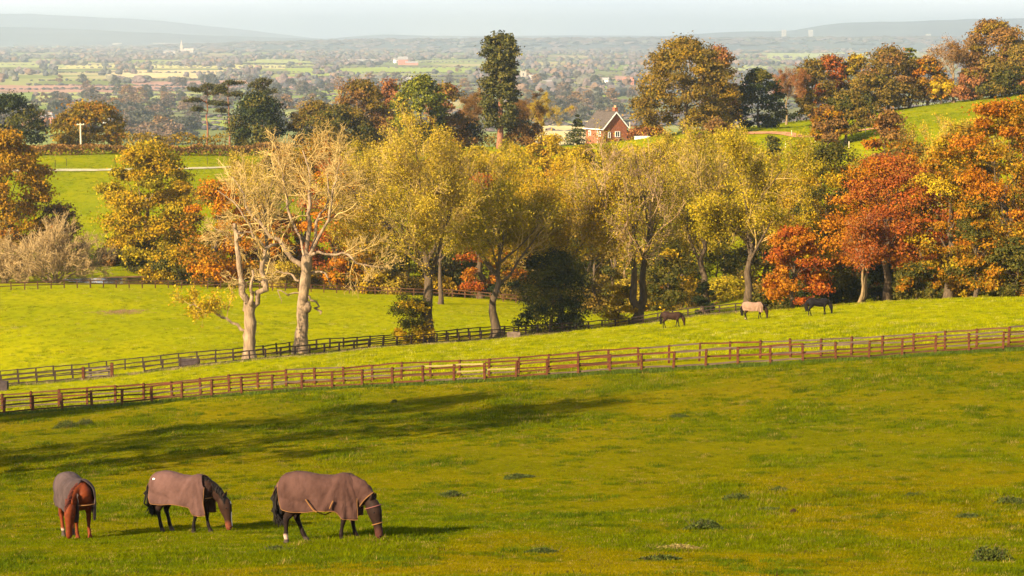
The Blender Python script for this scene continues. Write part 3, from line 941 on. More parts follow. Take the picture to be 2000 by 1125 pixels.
# -- along the stream fence
open_tree('ash_tree', 832, 241, 228, 275, 'tallest yellow ash tree of the fence row, dark ivied trunk', 'ashy', 'tan', BARK_DARK, 15000, .17, seed=31, fork=.30, nlimb=9, per=(7, 6, 5), zmin=6, trunk=.030)
leafy('ivy_bush', 806, 239, 583, 74, 'rounded brown-green bush against the trunk of the tallest ash', 'olivegold', 'column', .02, 12, .5, 12, 26, .15, trunk=.02, limbs=5, pal2='darkolive', cat='bush')
open_tree('ash_tree', 968, 249, 298, 220, 'leaning yellow-olive tree in front of the red maples', 'yelolive', 'tan', BARK_DARK, 14000, .18, seed=32, fork=.34, nlimb=8, per=(6, 6, 5), zmin=5, lean=(.03, 0), trunk=.026)
open_tree('alder_tree', 1092, 258, 360, 190, 'dull olive tree rising over the dark holly bush', 'olivegold', 'tan', BARK_DARK, 13000, .19, seed=33, fork=.3, zmin=4)
leafy('holly_bush', 1078, 253.5, 498, 122, 'dark evergreen holly bush standing behind the dark fence', 'dark', 'column', .0, 40, .40, 13, 24, .17, leafmat=LEAFD, limbs=6, pal2='darkolive', cat='bush')
open_tree('ash_tree', 1236, 262, 268, 225, 'double-trunked tree with bare tan top above the grazing dark horse', 'yelolive', 'tanpink', BARK_DARK, 7000, .18, seed=34, fork=.26, nlimb=10, per=(7, 7, 5), stems=2, zmin=4, trunk=.026)
leafy('ivy_bush', 1208, 261, 560, 60, 'olive ivy bush at the foot of the double-trunked tree', 'darkolive', 'column', .02, 9, .5, 11, 24, .16, limbs=4, pal2='olivegold', cat='bush')
open_tree('ash_tree', 1374, 263, 255, 190, 'twiggy tan ash with drooping sprays and ivied black trunk', 'yelolive', 'tan', BARK_DARK, 6500, .18, seed=35, fork=.28, nlimb=9, per=(7, 7, 5), zmin=5)
leafy('ivy_bush', 1376, 262.5, 555, 34, 'dark ivy sleeve round the trunk beside the pale-rugged horse', 'dark', 'column', .02, 7, .55, 10, 24, .16, leafmat=LEAFD, limbs=3, cat='bush')
open_tree('ash_tree', 1462, 255, 258, 185, 'yellow-green tree directly behind the pale-rugged horse', 'yelolive', 'tan', BARK_DARK, 14000, .19, seed=36, fork=.3, zmin=3, trunk=.026)
leafy('maple_tree', 1548, 238, 445, 122, 'bright red maple beside the dark grazing horse', 'red', 'bush', .10, 26, .30, 13, 24, .18, pal2='orange', seed=41, flat=.55)
leafy('hornbeam_tree', 1612, 268, 288, 125, 'olive-green columnar tree behind the red maple', 'darkolive', 'column', .06, 26, .42, 13, 24, .21, pal2='olivegold', seed=42)
leafy('beech_tree', 1732, 246, 308, 215, 'wide russet beech in the middle of the right-hand wood', 'russet', 'dome', .26, 34, .27, 13, 26, .19, pal2='orange', seed=43, flat=.5)
open_tree('beech_tree', 1672, 240, 420, 110, 'small red-brown tree on thin pale stems at the wood edge', 'russet', 'tanpink', BARK_TAN, 5500, .18, seed=44, fork=.4, stems=2, per=(5, 5, 5))
leafy('maple_tree', 1852, 240, 268, 150, 'golden yellow maple between russet and orange beeches', 'goldorange', 'oval', .12, 30, .30, 13, 24, .19, pal2='yellow', seed=45, flat=.6)
leafy('beech_tree', 1962, 236, 200, 190, 'tall burnt-orange beech at the right edge of the wood', 'goldorange', 'column', .05, 40, .30, 14, 28, .19, pal2='orange', seed=46, flat=.6)
leafy('beech_tree', 2085, 238, 190, 190, 'orange beech cut by the right edge of the picture', 'orange', 'column', .05, 26, .32, 13, 24, .2, pal2='goldorange', seed=47, flat=.6)
leafy('beech_tree', 1905, 229, 400, 110, 'low copper beech bough at the foot of the orange beech', 'goldorange', 'bush', .02, 20, .35, 12, 24, .18, pal2='darkolive', seed=48)
leafy('hazel_bush', 1985, 226, 470, 120, 'dull orange-green bush in the bottom right corner of the wood', 'goldorange', 'bush', .02, 20, .35, 12, 24, .18, pal2='darkolive', seed=49, cat='bush')
leafy('hazel_bush', 1790, 228, 520, 80, 'dark olive bush under the golden maple', 'darkolive', 'bush', .02, 14, .4, 11, 22, .18, pal2='goldorange', seed=50, cat='bush')
leafy('oak_tree', 1730, 330, 224, 112, 'brown-orange oak rising behind the russet beech', 'brown', 'dome', .15, 22, .34, 12, 22, .28, pal2='orange', seed=51)
open_tree('birch_tree', 1835, 330, 235, 150, 'grey-tan half-bare tree between brown oak and orange beech', 'ashy', 'tanpink', BARK_TAN, 7000, .24, seed=52, fork=.3)
leafy('maple_tree', 1935, 325, 205, 130, 'gold-orange tree top against the green hillside', 'goldorange', 'dome', .2, 24, .32, 12, 22, .28, pal2='yellow', seed=53)
leafy('beech_tree', 2030, 330, 180, 130, 'orange tree top at the right edge above the hillside', 'orange', 'dome', .2, 20, .34, 12, 20, .28, pal2='goldorange', seed=54)
leafy('yew_tree', 1700, 285, 470, 150, 'black-green yew put in for the dark gap behind the russet beech', 'dark', 'bush', .02, 20, .36, 11, 20, .28, leafmat=LEAFD, seed=55)  # near-black yews stand in for the shadowed gaps of this wood
leafy('yew_tree', 1835, 285, 470, 160, 'dark yew standing in for deep shade under the golden maple', 'dark', 'bush', .02, 20, .36, 11, 20, .28, leafmat=LEAFD, seed=56)
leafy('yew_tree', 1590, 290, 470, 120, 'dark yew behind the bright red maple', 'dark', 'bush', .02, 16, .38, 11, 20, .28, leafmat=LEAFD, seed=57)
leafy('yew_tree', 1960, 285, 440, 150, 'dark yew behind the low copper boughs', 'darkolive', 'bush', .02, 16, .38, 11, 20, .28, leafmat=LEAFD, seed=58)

# -- second rank across the stream
leafy('beech_tree', 424, 352, 358, 125, 'bright orange beech behind the broken dead tree', 'beechorange', 'oval', .04, 26, .34, 12, 22, .27, pal2='goldorange', seed=61, flat=.6)
leafy('beech_tree', 655, 356, 318, 120, 'orange beech showing through the bare ash crown', 'beechorange', 'oval', .08, 26, .33, 12, 22, .27, pal2='russet', seed=62, flat=.6)
open_tree('birch_tree', 520, 362, 300, 130, 'bare tan tree between orange beeches, left of the bare ash', 'ashy', 'tan', BARK_TAN, 1500, .22, seed=63, fork=.3, per=(7, 6, 5))
open_tree('birch_tree', 598, 366, 272, 130, 'bare tan tree with orange sprays behind the bare ash', 'goldorange', 'tan', BARK_TAN, 3500, .24, seed=64, fork=.3, per=(7, 6, 5))
open_tree('willow_tree', 735, 360, 300, 130, 'pale yellow willow left of the tallest ash', 'ashy', 'tan', BARK_TAN, 9000, .24, seed=65, fork=.2, per=(7, 6, 5))
leafy('maple_tree', 938, 352, 345, 95, 'red maple glowing behind the leaning tree', 'red', 'oval', .05, 22, .33, 12, 22, .26, pal2='orange', seed=66, flat=.6)
leafy('maple_tree', 1008, 356, 400, 80, 'orange maple low behind the leaning tree', 'orange', 'oval', .05, 18, .35, 12, 22, .26, pal2='red', seed=67, flat=.6)
open_tree('willow_tree', 905, 385, 262, 130, 'gold willow behind tallest ash on its right', 'yellow', 'tan', BARK_TAN, 10000, .26, seed=68, fork=.25)
open_tree('willow_tree', 1015, 390, 290, 120, 'yellow willow top left of the brown bank', 'yelolive', 'tan', BARK_TAN, 10000, .26, seed=69, fork=.25)
leafy('hazel_bush', 1078, 440, 268, 78, 'gold bush below the cottage field, left', 'yellow', 'dome', .05, 18, .36, 12, 20, .3, pal2='goldorange', seed=70, cat='bush')
leafy('hazel_bush', 1128, 420, 292, 80, 'green-gold bush below the dark spruce', 'olivegold', 'dome', .05, 18, .36, 12, 20, .3, pal2='yellow', seed=71, cat='bush')
leafy('hazel_bush', 1185, 450, 300, 70, 'bright yellow bush directly below the brick cottage', 'yellow', 'dome', .05, 18, .36, 12, 20, .3, pal2='yelolive', seed=72, cat='bush')
leafy('hazel_bush', 1248, 440, 296, 70, 'tan-yellow bush below the right of the cottage', 'ashy', 'dome', .05, 18, .36, 12, 20, .3, pal2='goldorange', seed=73, cat='bush')
open_tree('willow_tree', 1150, 370, 330, 120, 'tan-yellow willow below the cottage bank', 'ashy', 'tan', BARK_TAN, 9000, .25, seed=74, fork=.22)
open_tree('willow_tree', 1310, 372, 258, 130, 'pale gold willow below the great oak', 'ashy', 'tan', BARK_TAN, 9000, .25, seed=75, fork=.22)
open_tree('willow_tree', 1415, 376, 262, 130, 'light yellow willow below the dark hillside tree', 'yelolive', 'tan', BARK_TAN, 10000, .25, seed=76, fork=.22)
open_tree('willow_tree', 1530, 350, 310, 120, 'green-yellow willow left of the columnar tree', 'yelolive', 'tan', BARK_TAN, 10000, .25, seed=77, fork=.25)
leafy('pine_bush', 1508, 400, 268, 52, 'small dark conifer at the top of the willow bank', 'darkolive', 'cone', .05, 16, .4, 11, 20, .28, leafmat=LEAFD, seed=78, cat='bush')
leafy('hazel_bush', 1595, 395, 300, 70, 'yellow-green bush below the red track', 'yelolive', 'dome', .05, 16, .36, 12, 20, .3, pal2='olivegold', seed=79, cat='bush')
leafy('ivy_tree', 1305, 300, 475, 110, 'mid olive evergreen between the twin trunk and the tan ash', 'darkolive', 'oval', .05, 22, .36, 12, 22, .23, pal2='olivegold', seed=80)
leafy('ivy_tree', 1160, 320, 440, 100, 'shaded olive tree behind the holly bush', 'darkolive', 'oval', .05, 20, .36, 12, 22, .24, pal2='oak', seed=81)
leafy('ivy_tree', 745, 372, 440, 90, 'deep green evergreen behind the tallest ash', 'darkolive', 'oval', .05, 18, .38, 11, 20, .27, pal2='olivegold', seed=82)
leafy('ivy_tree', 880, 362, 470, 100, 'dark olive shrubby tree between ash and maple', 'darkolive', 'oval', .03, 18, .38, 11, 20, .27, pal2='oak', seed=83)
# undergrowth along the stream
_und = [(560,'ashy',60,520),(640,'olivegold',60,525),(705,'goldorange',50,535),(770,'ashy',60,540),(850,'olivegold',60,545),(920,'darkolive',60,550),(985,'dark',50,545),
        (1045,'ashy',50,550),(1110,'olivegold',60,555),(1165,'oak',60,560),(1225,'ashy',60,552),(1285,'goldorange',60,560),(1345,'oakgold',60,560),(1420,'yelolive',70,545),(1495,'oakgold',60,560)]
_undl = ['straw-coloured low bush right of the bare ash trunk', 'olive low bush below the orange beech', 'rusty low bush left of the ivy bush', 'straw low bush just left of the tallest ash',
 'olive low bush just right of the tallest ash', 'dark low bush left of the leaning trunk', 'black-green low bush behind the leaning trunk', 'straw low bush left of the holly', 'olive low bush behind the holly', 'brown low bush right of the holly',
 'straw low bush behind the double trunk', 'rusty low bush behind the grazing dark brown horse', 'gold-brown low bush left of the ivied trunk', 'yellow low bush left of the pale-rugged horse', 'gold-brown low bush behind the pale-rugged horse']
for k, (u, pal, w, vt) in enumerate(_und):
    leafy('undergrowth_bush', u, 352 - (u > 1200) * 40 + (k % 3) * 4, vt, w + 14, _undl[k], pal, 'bush', .0, 12, .42, 11, 22, .22, limbs=4, seed=200 + k, pal2='oak', cat='bush', group='bushes along the stream')

# -- left side
leafy('oak_tree', 14, 378, 262, 150, 'rusty gold oak at the left edge of the meadow', 'goldoak', 'column', .06, 44, .30, 14, 28, .30, pal2='goldorange', seed=91)
leafy('sycamore_tree', 288, 378, 287, 172, 'olive-gold sycamore standing alone before the left meadow', 'olivegold', 'oval', .10, 46, .27, 15, 30, .29, pal2='yelolive', seed=92, flat=.75, bark=BARK_TAN)
thorn(105, 357, 422, 265, 'wide bare tan thorn thicket behind the far fence', 93, 30)
thorn(5, 360, 445, 140, 'bare tan thorn bush at the left edge', 94, 20)
leafy('hawthorn_bush', 118, 385, 402, 90, 'brown leafy bush behind the bare thicket', 'brown', 'bush', .02, 16, .4, 12, 20, .27, seed=95, cat='bush')
leafy('hazel_bush', 335, 357, 490, 96, 'olive hazel bush at the foot of the sycamore', 'olivegold', 'bush', .02, 18, .38, 12, 22, .25, pal2='darkolive', seed=96, cat='bush')
leafy('holly_bush', 268, 377, 478, 52, 'dark green shrub under the sycamore', 'darkolive', 'bush', .02, 12, .42, 11, 20, .26, seed=97, cat='bush')
leafy('hawthorn_bush', 378, 362, 500, 46, 'tawny thorn bush left of the orange beech', 'oak', 'bush', .02, 12, .42, 11, 20, .26, pal2='ashy', seed=98, cat='bush')
leafy('hawthorn_bush', 222, 386, 470, 60, 'shadowed thorn bush left of the sycamore', 'brown', 'bush', .02, 12, .42, 11, 20, .26, pal2='dark', seed=99, cat='bush')

# -- skyline of the ridge
leafy('cedar_tree', 22, 560, 188, 106, 'black-green cedar at the far left on the ridge', 'dark', 'dome', .06, 26, .34, 12, 22, .40, leafmat=LEAFD, pal2='darkolive', flat=.5, seed=111)
leafy('oak_tree', 176, 585, 206, 108, 'orange-brown round oak beside the pole', 'oakgold', 'dome', .04, 30, .31, 13, 22, .42, pal2='goldorange', seed=112)
pine(404, 590, 162, 92, 'tall Scots pine with bare stem, left of the three', [(.955, .05, .50, .035), (.90, -.45, .42, .03), (.86, .5, .42, .03), (.74, -.5, .38, .03), (.70, .35, .30, .025), (.60, -.35, .25, .025)], 113)
pine(449, 580, 157, 70, 'middle Scots pine of the three with flat top', [(.965, .15, .55, .035), (.90, -.45, .42, .03), (.80, .35, .38, .03), (.66, -.45, .36, .03), (.55, -.5, .30, .03)], 114)
pine(512, 572, 152, 58, 'rightmost Scots pine rising out of the dark yew', [(.96, .1, .50, .04), (.89, -.3, .55, .04), (.81, .4, .50, .035), (.72, -.4, .5, .035)], 115)
leafy('yew_tree', 503, 555, 190, 92, 'round black-green yew below the right pine', 'dark', 'dome', .02, 30, .34, 13, 24, .38, leafmat=LEAFD, seed=116, pal2='darkolive')
leafy('oak_tree', 622, 560, 205, 90, 'brown oak at the left of the brown clump', 'oak', 'dome', .04, 24, .34, 12, 22, .40, seed=117)
leafy('oak_tree', 708, 545, 164, 100, 'tallest brown oak of the clump left of the green tree', 'oak', 'dome', .04, 30, .31, 13, 22, .40, pal2='brown', seed=118)
leafy('oak_tree', 665, 530, 215, 110, 'low dark oak in front of the brown clump', 'oak', 'dome', .02, 26, .33, 12, 22, .38, pal2='darkolive', seed=119)
leafy('oak_tree', 765, 560, 162, 64, 'tan oak between brown oak and green tree', 'redbrown', 'dome', .04, 20, .36, 12, 20, .40, pal2='ashy', seed=120)
leafy('cypress_tree', 822, 510, 157, 90, 'bright green evergreen in the middle of the skyline', 'evergreen', 'oval', .04, 34, .30, 13, 24, .36, leafmat=LEAFD, seed=121, flat=1.0)
leafy('oak_tree', 872, 560, 168, 70, 'rusty oak right of the green evergreen', 'redbrown', 'dome', .04, 20, .36, 12, 20, .40, pal2='oak', seed=122)
open_tree('birch_tree', 925, 540, 178, 70, 'thin brown birch left of the giant conifer', 'brown', 'tanpink', BARK_TAN, 6000, .32, seed=123, fork=.35)
leafy('hazel_bush', 890, 520, 228, 80, 'dark brown thicket left of the giant conifer trunk', 'brown', 'bush', .02, 16, .38, 12, 20, .36, pal2='dark', seed=124, cat='bush')
def sequoia():
    rg = np.random.default_rng(130)
    root, p = place('sequoia_tree', 977, 505, 'giant conifer with red trunk towering over the skyline')
    H, W = size_of(977, 505, 70, 76, p)
    tm = MB(); t9 = np.linspace(0, 1, 9)
    tm.add(*tubes(bend((0, 0, -.5), (.1, 0, H * .97), 9, rg, 0, .004), .030 * H * (1 - .9 * t9) * (1 + .35 * np.exp(-t9 * 8)), 10))
    link('trunk', tm.mesh('trunk', BARK_RED, smooth=True), root)
    for z0, z1, w, nl in ((.20, .56, .98, 18), (.50, .80, .90, 18), (.70, 1.0, .93, 20)):
        mb, C, L = crown_mesh(rg, z0 * H, z1 * H, W * w, 'column', nl, .42, 13, 26, .36, 'sequoia', None, .3, .9)
        link('crown', mb.mesh('crown', LEAFD, color=True), root)
sequoia()
open_tree('birch_tree', 1032, 520, 176, 80, 'dark brown bare tree right of the giant conifer', 'brown', 'redbrown', BARK_DARK, 6500, .32, seed=131, fork=.35, stems=2)
open_tree('birch_tree', 1060, 540, 186, 60, 'tan bare tree left of the stubble field', 'ashy', 'tan', BARK_DARK, 4500, .32, seed=132, fork=.4)
leafy('hazel_bush', 1020, 510, 240, 70, 'brown thicket right of the giant conifer trunk', 'brown', 'bush', .02, 14, .38, 12, 20, .36, pal2='darkolive', seed=133, cat='bush')
tiered('spruce_tree', 1127, 540, 224, 56, 'small dark spruce in front of the cottage', 'spruce', 'cone', .04, 13, 7, 134, nlf=26, lsize=.34, droop=.12)
leafy('oak_tree', 1340, 482, 82, 185, 'great round olive-brown oak right of the cottage', 'oak', 'dome', .06, 70, .22, 13, 24, .34, pal2='oakgold', seed=135, trunk=.034, limbs=16)
leafy('oak_tree', 1402, 498, 98, 84, 'rusty oak tucked behind the great oak on its right', 'brown', 'dome', .06, 22, .34, 13, 22, .36, pal2='redbrown', seed=136)
leafy('yew_tree', 1480, 505, 138, 86, 'black-green tree right of the great oak', 'dark', 'dome', .02, 26, .34, 13, 22, .36, leafmat=LEAFD, seed=137, pal2='darkolive')
leafy('hedge_bush', 1262, 520, 250, 60, 'orange-brown hedge bush between cottage and great oak', 'redbrown', 'bush', .02, 16, .4, 12, 20, .36, pal2='goldorange', seed=138, cat='bush')
leafy('hedge_bush', 1400, 462, 236, 70, 'tawny thorn bush at the foot of the great oak', 'ashy', 'bush', .02, 14, .4, 12, 20, .33, pal2='brown', seed=139, cat='bush')
open_tree('rowan_tree', 1536, 540, 132, 66, 'slim red-brown tree on pale stem at field edge', 'redbrown', 'tan', BARK_TAN, 6000, .34, seed=141, fork=.35)
leafy('oak_tree', 1586, 545, 120, 62, 'olive-brown tree in front of the red tree', 'oak', 'oval', .10, 22, .36, 12, 22, .38, seed=142)
leafy('maple_tree', 1617, 556, 114, 64, 'red-topped maple in the hillside tree row', 'russet', 'oval', .10, 20, .36, 12, 22, .38, pal2='brown', seed=143)
leafy('oak_tree', 1668, 558, 110, 62, 'tan-olive tree right of the red-topped maple', 'oakgold', 'dome', .08, 20, .36, 12, 22, .38, pal2='ashy', seed=144)
leafy('oak_tree', 1736, 545, 100, 96, 'round dark oak near the top of the hill field', 'oak', 'dome', .10, 32, .30, 13, 22, .38, pal2='brown', seed=145)
leafy('oak_tree', 1700, 540, 150, 76, 'low spreading oak bough at the field edge', 'oak', 'dome', .12, 20, .34, 12, 22, .38, pal2='darkolive', seed=146)
tiered('larch_tree', 1776, 548, 92, 42, 'slim conifer poking above the hill row', 'evergreen', 'column', .25, 15, 6, 147, nlf=24, lsize=.36, droop=.05)
leafy('maple_tree', 1812, 545, 116, 56, 'orange-gold small maple on thin trunks', 'goldorange', 'oval', .22, 20, .36, 12, 22, .36, pal2='orange', seed=148)
leafy('maple_tree', 1838, 540, 155, 44, 'little yellow maple right of the orange one', 'yellow', 'oval', .25, 14, .38, 12, 20, .36, pal2='goldorange', seed=149)
open_tree('dead_elm', 1862, 540, 72, 66, 'tall bare brown tree against the far plain', 'brown', 'tanpink', BARK_TAN, 1500, .3, seed=150, fork=.45, nlimb=7, per=(5, 5, 4))
leafy('oak_tree', 1938, 545, 44, 124, 'tallest brown oak at top right', 'oakgold', 'dome', .10, 44, .27, 13, 24, .38, pal2='brown', seed=151, flat=.6)
leafy('oak_tree', 1988, 538, 90, 110, 'brown oak at the right edge beside the tallest one', 'oak', 'dome', .06, 34, .30, 13, 22, .38, pal2='redbrown', seed=152, flat=.6)
leafy('oak_tree', 2060, 545, 70, 110, 'brown oak beyond the right edge', 'oak', 'dome', .06, 24, .34, 12, 20, .38, seed=153)
leafy('thorn_bush', 1898, 535, 140, 60, 'reddish brown thorn left of the big oaks', 'redbrown', 'dome', .06, 16, .38, 12, 20, .36, pal2='oak', seed=154, cat='bush')
leafy('oak_tree', 1958, 533, 125, 90, 'lower dark boughs under the tallest oak', 'oak', 'bush', .10, 22, .34, 12, 22, .38, pal2='darkolive', seed=155, flat=.5)
# lone pair in the hill field
leafy('oak_tree', 1652, 432, 186, 88, 'lone dark stag-headed oak in the hill field', 'darkolive', 'dome', .24, 26, .33, 12, 22, .32, pal2='oak', seed=161, bark=BARK_TAN, trunk=.034)
leafy('oak_tree', 1616, 430, 212, 62, 'small rusty oak left of the stag-headed oak', 'brown', 'oval', .22, 20, .36, 12, 22, .32, pal2='goldorange', seed=162, bark=BARK_TAN)

# off to the left of the picture: trees whose shadows lie across the near paddock
def shade_tree(x, y, H, W, label, seed):
    rg = np.random.default_rng(seed)
    root = empty('oak_tree', (x, y, gz(x, y))); tag(root, label, 'tree')
    mb, C, L = crown_mesh(rg, .2 * H, H, W, 'dome', 24, .34, 11, 10, .42, 'oak', None)
    link('crown', mb.mesh('crown', LEAF, color=True), root)
    link('trunk', trunk_mesh(rg, H, .03 * H, H * .7, C[:10]).mesh('trunk', BARK_DARK, smooth=True), root)
shade_tree(-32, 77, 22, 8, 'first oak out of view on the left', 171)
shade_tree(-41, 84, 24, 8, 'second oak out of view on the left', 172)
shade_tree(-46, 116, 15, 6, 'third oak out of view on the left', 174)
shade_tree(-54, 114, 16, 6, 'fourth oak out of view on the left', 175)

# ------------------------------------------------------------------ hedges (one thing each)
def hedge(label, pts, h, w, pal, seed, n_per_m=55, lsize=.34):
    rg = np.random.default_rng(seed)
    P = [spot(*q) for q in pts]
    L = sum((b - a).length for a, b in zip(P[:-1], P[1:])); n = int(L * n_per_m)
    t = rg.uniform(0, len(P) - 1, n); i = np.minimum(t.astype(int), len(P) - 2); f = t - i
    A = np.array([tuple(p) for p in P])
    xy = A[i, :2] * (1 - f)[:, None] + A[i + 1, :2] * f[:, None]
    xy += rg.normal(size=(n, 2)) * w * .4
    hh = h * (.75 + .5 * vnoise(xy[:, 0] / 3.5, xy[:, 1] / 3.5, seed))
    z = ground_z(xy[:, 0], xy[:, 1]) + hh * np.sqrt(rg.random(n))
    root = empty('hedge', P[0]); tag(root, label, 'hedge')
    C = np.stack([xy[:, 0], xy[:, 1], z], 1) - np.array(P[0])
    mb = MB(); leaves(mb, C, norm(rg.normal(size=(n, 3)) + np.array([-.2, -.3, .4])), lsize * rg.uniform(.6, 1.2, n), pick_cols(pal, n, rg, (t * 14).astype(int)), rg)
    link('foliage', mb.mesh('foliage', LEAF, color=True), root)
    # stems
    m = int(L / 1.2); tt = np.linspace(0, len(P) - 1.001, m); i = tt.astype(int); f = (tt - i)[:, None]
    B = A[i] * (1 - f) + A[i + 1] * f - np.array(P[0]); B[:, 2] -= .2
    T = B + rg.normal(size=(m, 3)) * .3; T[:, 2] = B[:, 2] + h * .9
    link('stems', MB().add(*tubes(np.stack([B, (B + T) / 2, T], 1), np.tile([.06, .04, .02], (m, 1)), 4)).mesh('stems', BARK_DARK), root)['kind'] = 'stuff'
hedge('long dark brown hedge along the top of the left meadow', [(40, 512), (160, 512), (300, 514), (450, 516), (570, 520)], 2.2, 2.6, 'brown', 181, 90)
hedge('rusty bramble hedge behind the long dark hedge', [(240, 535), (330, 538), (440, 545)], 3.2, 3.0, 'oakgold', 182)
hedge('dark hedge under the hillside tree row', [(1490, 548), (1560, 546), (1640, 548), (1720, 550)], 2.4, 3.0, 'dark', 183)
hedge('brown hedge under the right-hand oaks', [(1720, 553), (1800, 553), (1880, 553), (2000, 553), (2080, 553)], 2.8, 3.0, 'brown', 184)
hedge('leafy bank hedge behind the skyline trees in the middle', [(640, 575), (760, 575), (880, 570), (1000, 560)], 3.5, 4.0, 'oak', 185)
hedge('low thorn hedge on the bank below the willows', [(380, 440), (480, 455), (600, 470), (720, 470)], 3.0, 4.0, 'oak', 186)

# ------------------------------------------------------------------ more of the stream wood, filling it to a wall
for q in [
 ('willow_tree', 470, 380, 300, 120, 'tan willow behind the dead tree, left', 'ashy', 3000, 801), ('willow_tree', 690, 392, 285, 150, 'olive-tan willow left behind the tallest ash', 'yelolive', 9000, 802),
 ('willow_tree', 790, 400, 252, 150, 'yellow-tan willow crown behind the tallest ash', 'ashy', 8000, 803), ('willow_tree', 860, 330, 330, 150, 'golden-olive willow behind the tallest ash trunk', 'yelolive', 9000, 804),
 ('willow_tree', 960, 395, 290, 130, 'golden willow behind the leaning tree', 'yellow', 9000, 805), ('willow_tree', 1060, 330, 330, 150, 'olive-gold willow between leaning tree and holly', 'olivegold', 9000, 806),
 ('willow_tree', 1110, 395, 310, 130, 'yellow willow behind the holly bush', 'yellow', 9000, 807), ('willow_tree', 1195, 330, 330, 140, 'pale olive willow left behind the double trunk', 'ashy', 8000, 808),
 ('willow_tree', 1270, 400, 305, 140, 'tan-gold willow behind the double trunk', 'ashy', 8000, 809), ('willow_tree', 1330, 318, 350, 130, 'olive willow behind the tan ash', 'yelolive', 8000, 810),
 ('willow_tree', 1370, 400, 272, 140, 'pale yellow willow top left of the yellow-green tree', 'yelolive', 8000, 811), ('willow_tree', 1490, 330, 300, 130, 'yellow-olive willow right of the yellow-green tree', 'yelolive', 9000, 812),
 ('willow_tree', 1560, 300, 330, 120, 'olive willow above the red maple', 'olivegold', 9000, 813), ('willow_tree', 1650, 310, 310, 110, 'brown-green willow left of the russet beech', 'oakgold', 8000, 814)]:
    open_tree(q[0], q[1], q[2], q[3], q[4], q[5], q[6], 'tan', BARK_TAN if q[8] % 2 else BARK_DARK, q[7], max(.2, q[2] * .00068), seed=q[8], fork=.16, nlimb=9, per=(5, 5, 4), zmin=1.5)
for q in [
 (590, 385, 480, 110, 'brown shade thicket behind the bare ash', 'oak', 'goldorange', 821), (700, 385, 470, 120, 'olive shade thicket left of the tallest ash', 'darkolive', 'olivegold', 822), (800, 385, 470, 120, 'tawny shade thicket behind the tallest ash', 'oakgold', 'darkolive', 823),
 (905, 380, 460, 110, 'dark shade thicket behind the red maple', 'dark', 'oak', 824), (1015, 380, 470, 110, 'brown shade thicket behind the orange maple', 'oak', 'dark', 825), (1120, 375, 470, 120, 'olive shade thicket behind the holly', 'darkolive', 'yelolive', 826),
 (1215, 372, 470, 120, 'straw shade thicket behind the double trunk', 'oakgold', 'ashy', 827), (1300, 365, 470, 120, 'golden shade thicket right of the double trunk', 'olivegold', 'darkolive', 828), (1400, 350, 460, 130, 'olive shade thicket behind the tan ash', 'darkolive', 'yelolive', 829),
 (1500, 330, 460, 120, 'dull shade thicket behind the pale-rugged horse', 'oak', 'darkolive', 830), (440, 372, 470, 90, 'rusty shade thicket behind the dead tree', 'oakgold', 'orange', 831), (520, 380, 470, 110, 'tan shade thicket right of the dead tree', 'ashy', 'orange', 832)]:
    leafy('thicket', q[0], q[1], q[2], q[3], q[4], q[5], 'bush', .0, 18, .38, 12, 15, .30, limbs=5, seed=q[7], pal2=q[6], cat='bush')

for q in [(1520, 250, 545, 90, 'dark bush behind the black grazing horse, left', 'darkolive', 'oak', 841), (1590, 247, 530, 90, 'dark filler bush for the shadow right of the red maple trunk', 'dark', 'darkolive', 842), (1650, 246, 540, 80, 'shaded green bush at the pale stems', 'darkolive', 'dark', 843),  # darkest bushes put in as the shadow at the wood's foot
          (1715, 252, 520, 110, 'black filler bush for the shadow under the russet beech', 'dark', 'dark', 844), (1775, 250, 530, 90, 'black filler bush for the shadow right of the russet trunk', 'dark', 'darkolive', 845), (1840, 246, 520, 100, 'dull orange bush under the golden maple', 'darkolive', 'goldorange', 846),
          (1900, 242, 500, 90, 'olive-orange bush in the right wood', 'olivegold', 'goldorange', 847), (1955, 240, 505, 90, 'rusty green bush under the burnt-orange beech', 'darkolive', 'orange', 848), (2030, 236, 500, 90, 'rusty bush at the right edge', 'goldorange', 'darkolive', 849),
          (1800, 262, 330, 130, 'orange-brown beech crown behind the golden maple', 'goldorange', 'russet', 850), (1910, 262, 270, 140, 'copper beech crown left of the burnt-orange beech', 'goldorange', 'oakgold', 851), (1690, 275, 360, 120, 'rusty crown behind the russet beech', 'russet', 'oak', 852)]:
    leafy('wood_edge_bush' if q[0] > 0 and q[2] > 400 else 'beech_tree', q[0], q[1], q[2], q[3], q[4], q[5], 'bush', .0, 18, .36, 12, 22, .19, limbs=5, seed=q[7], pal2=q[6], cat='bush' if q[2] > 400 else 'tree')

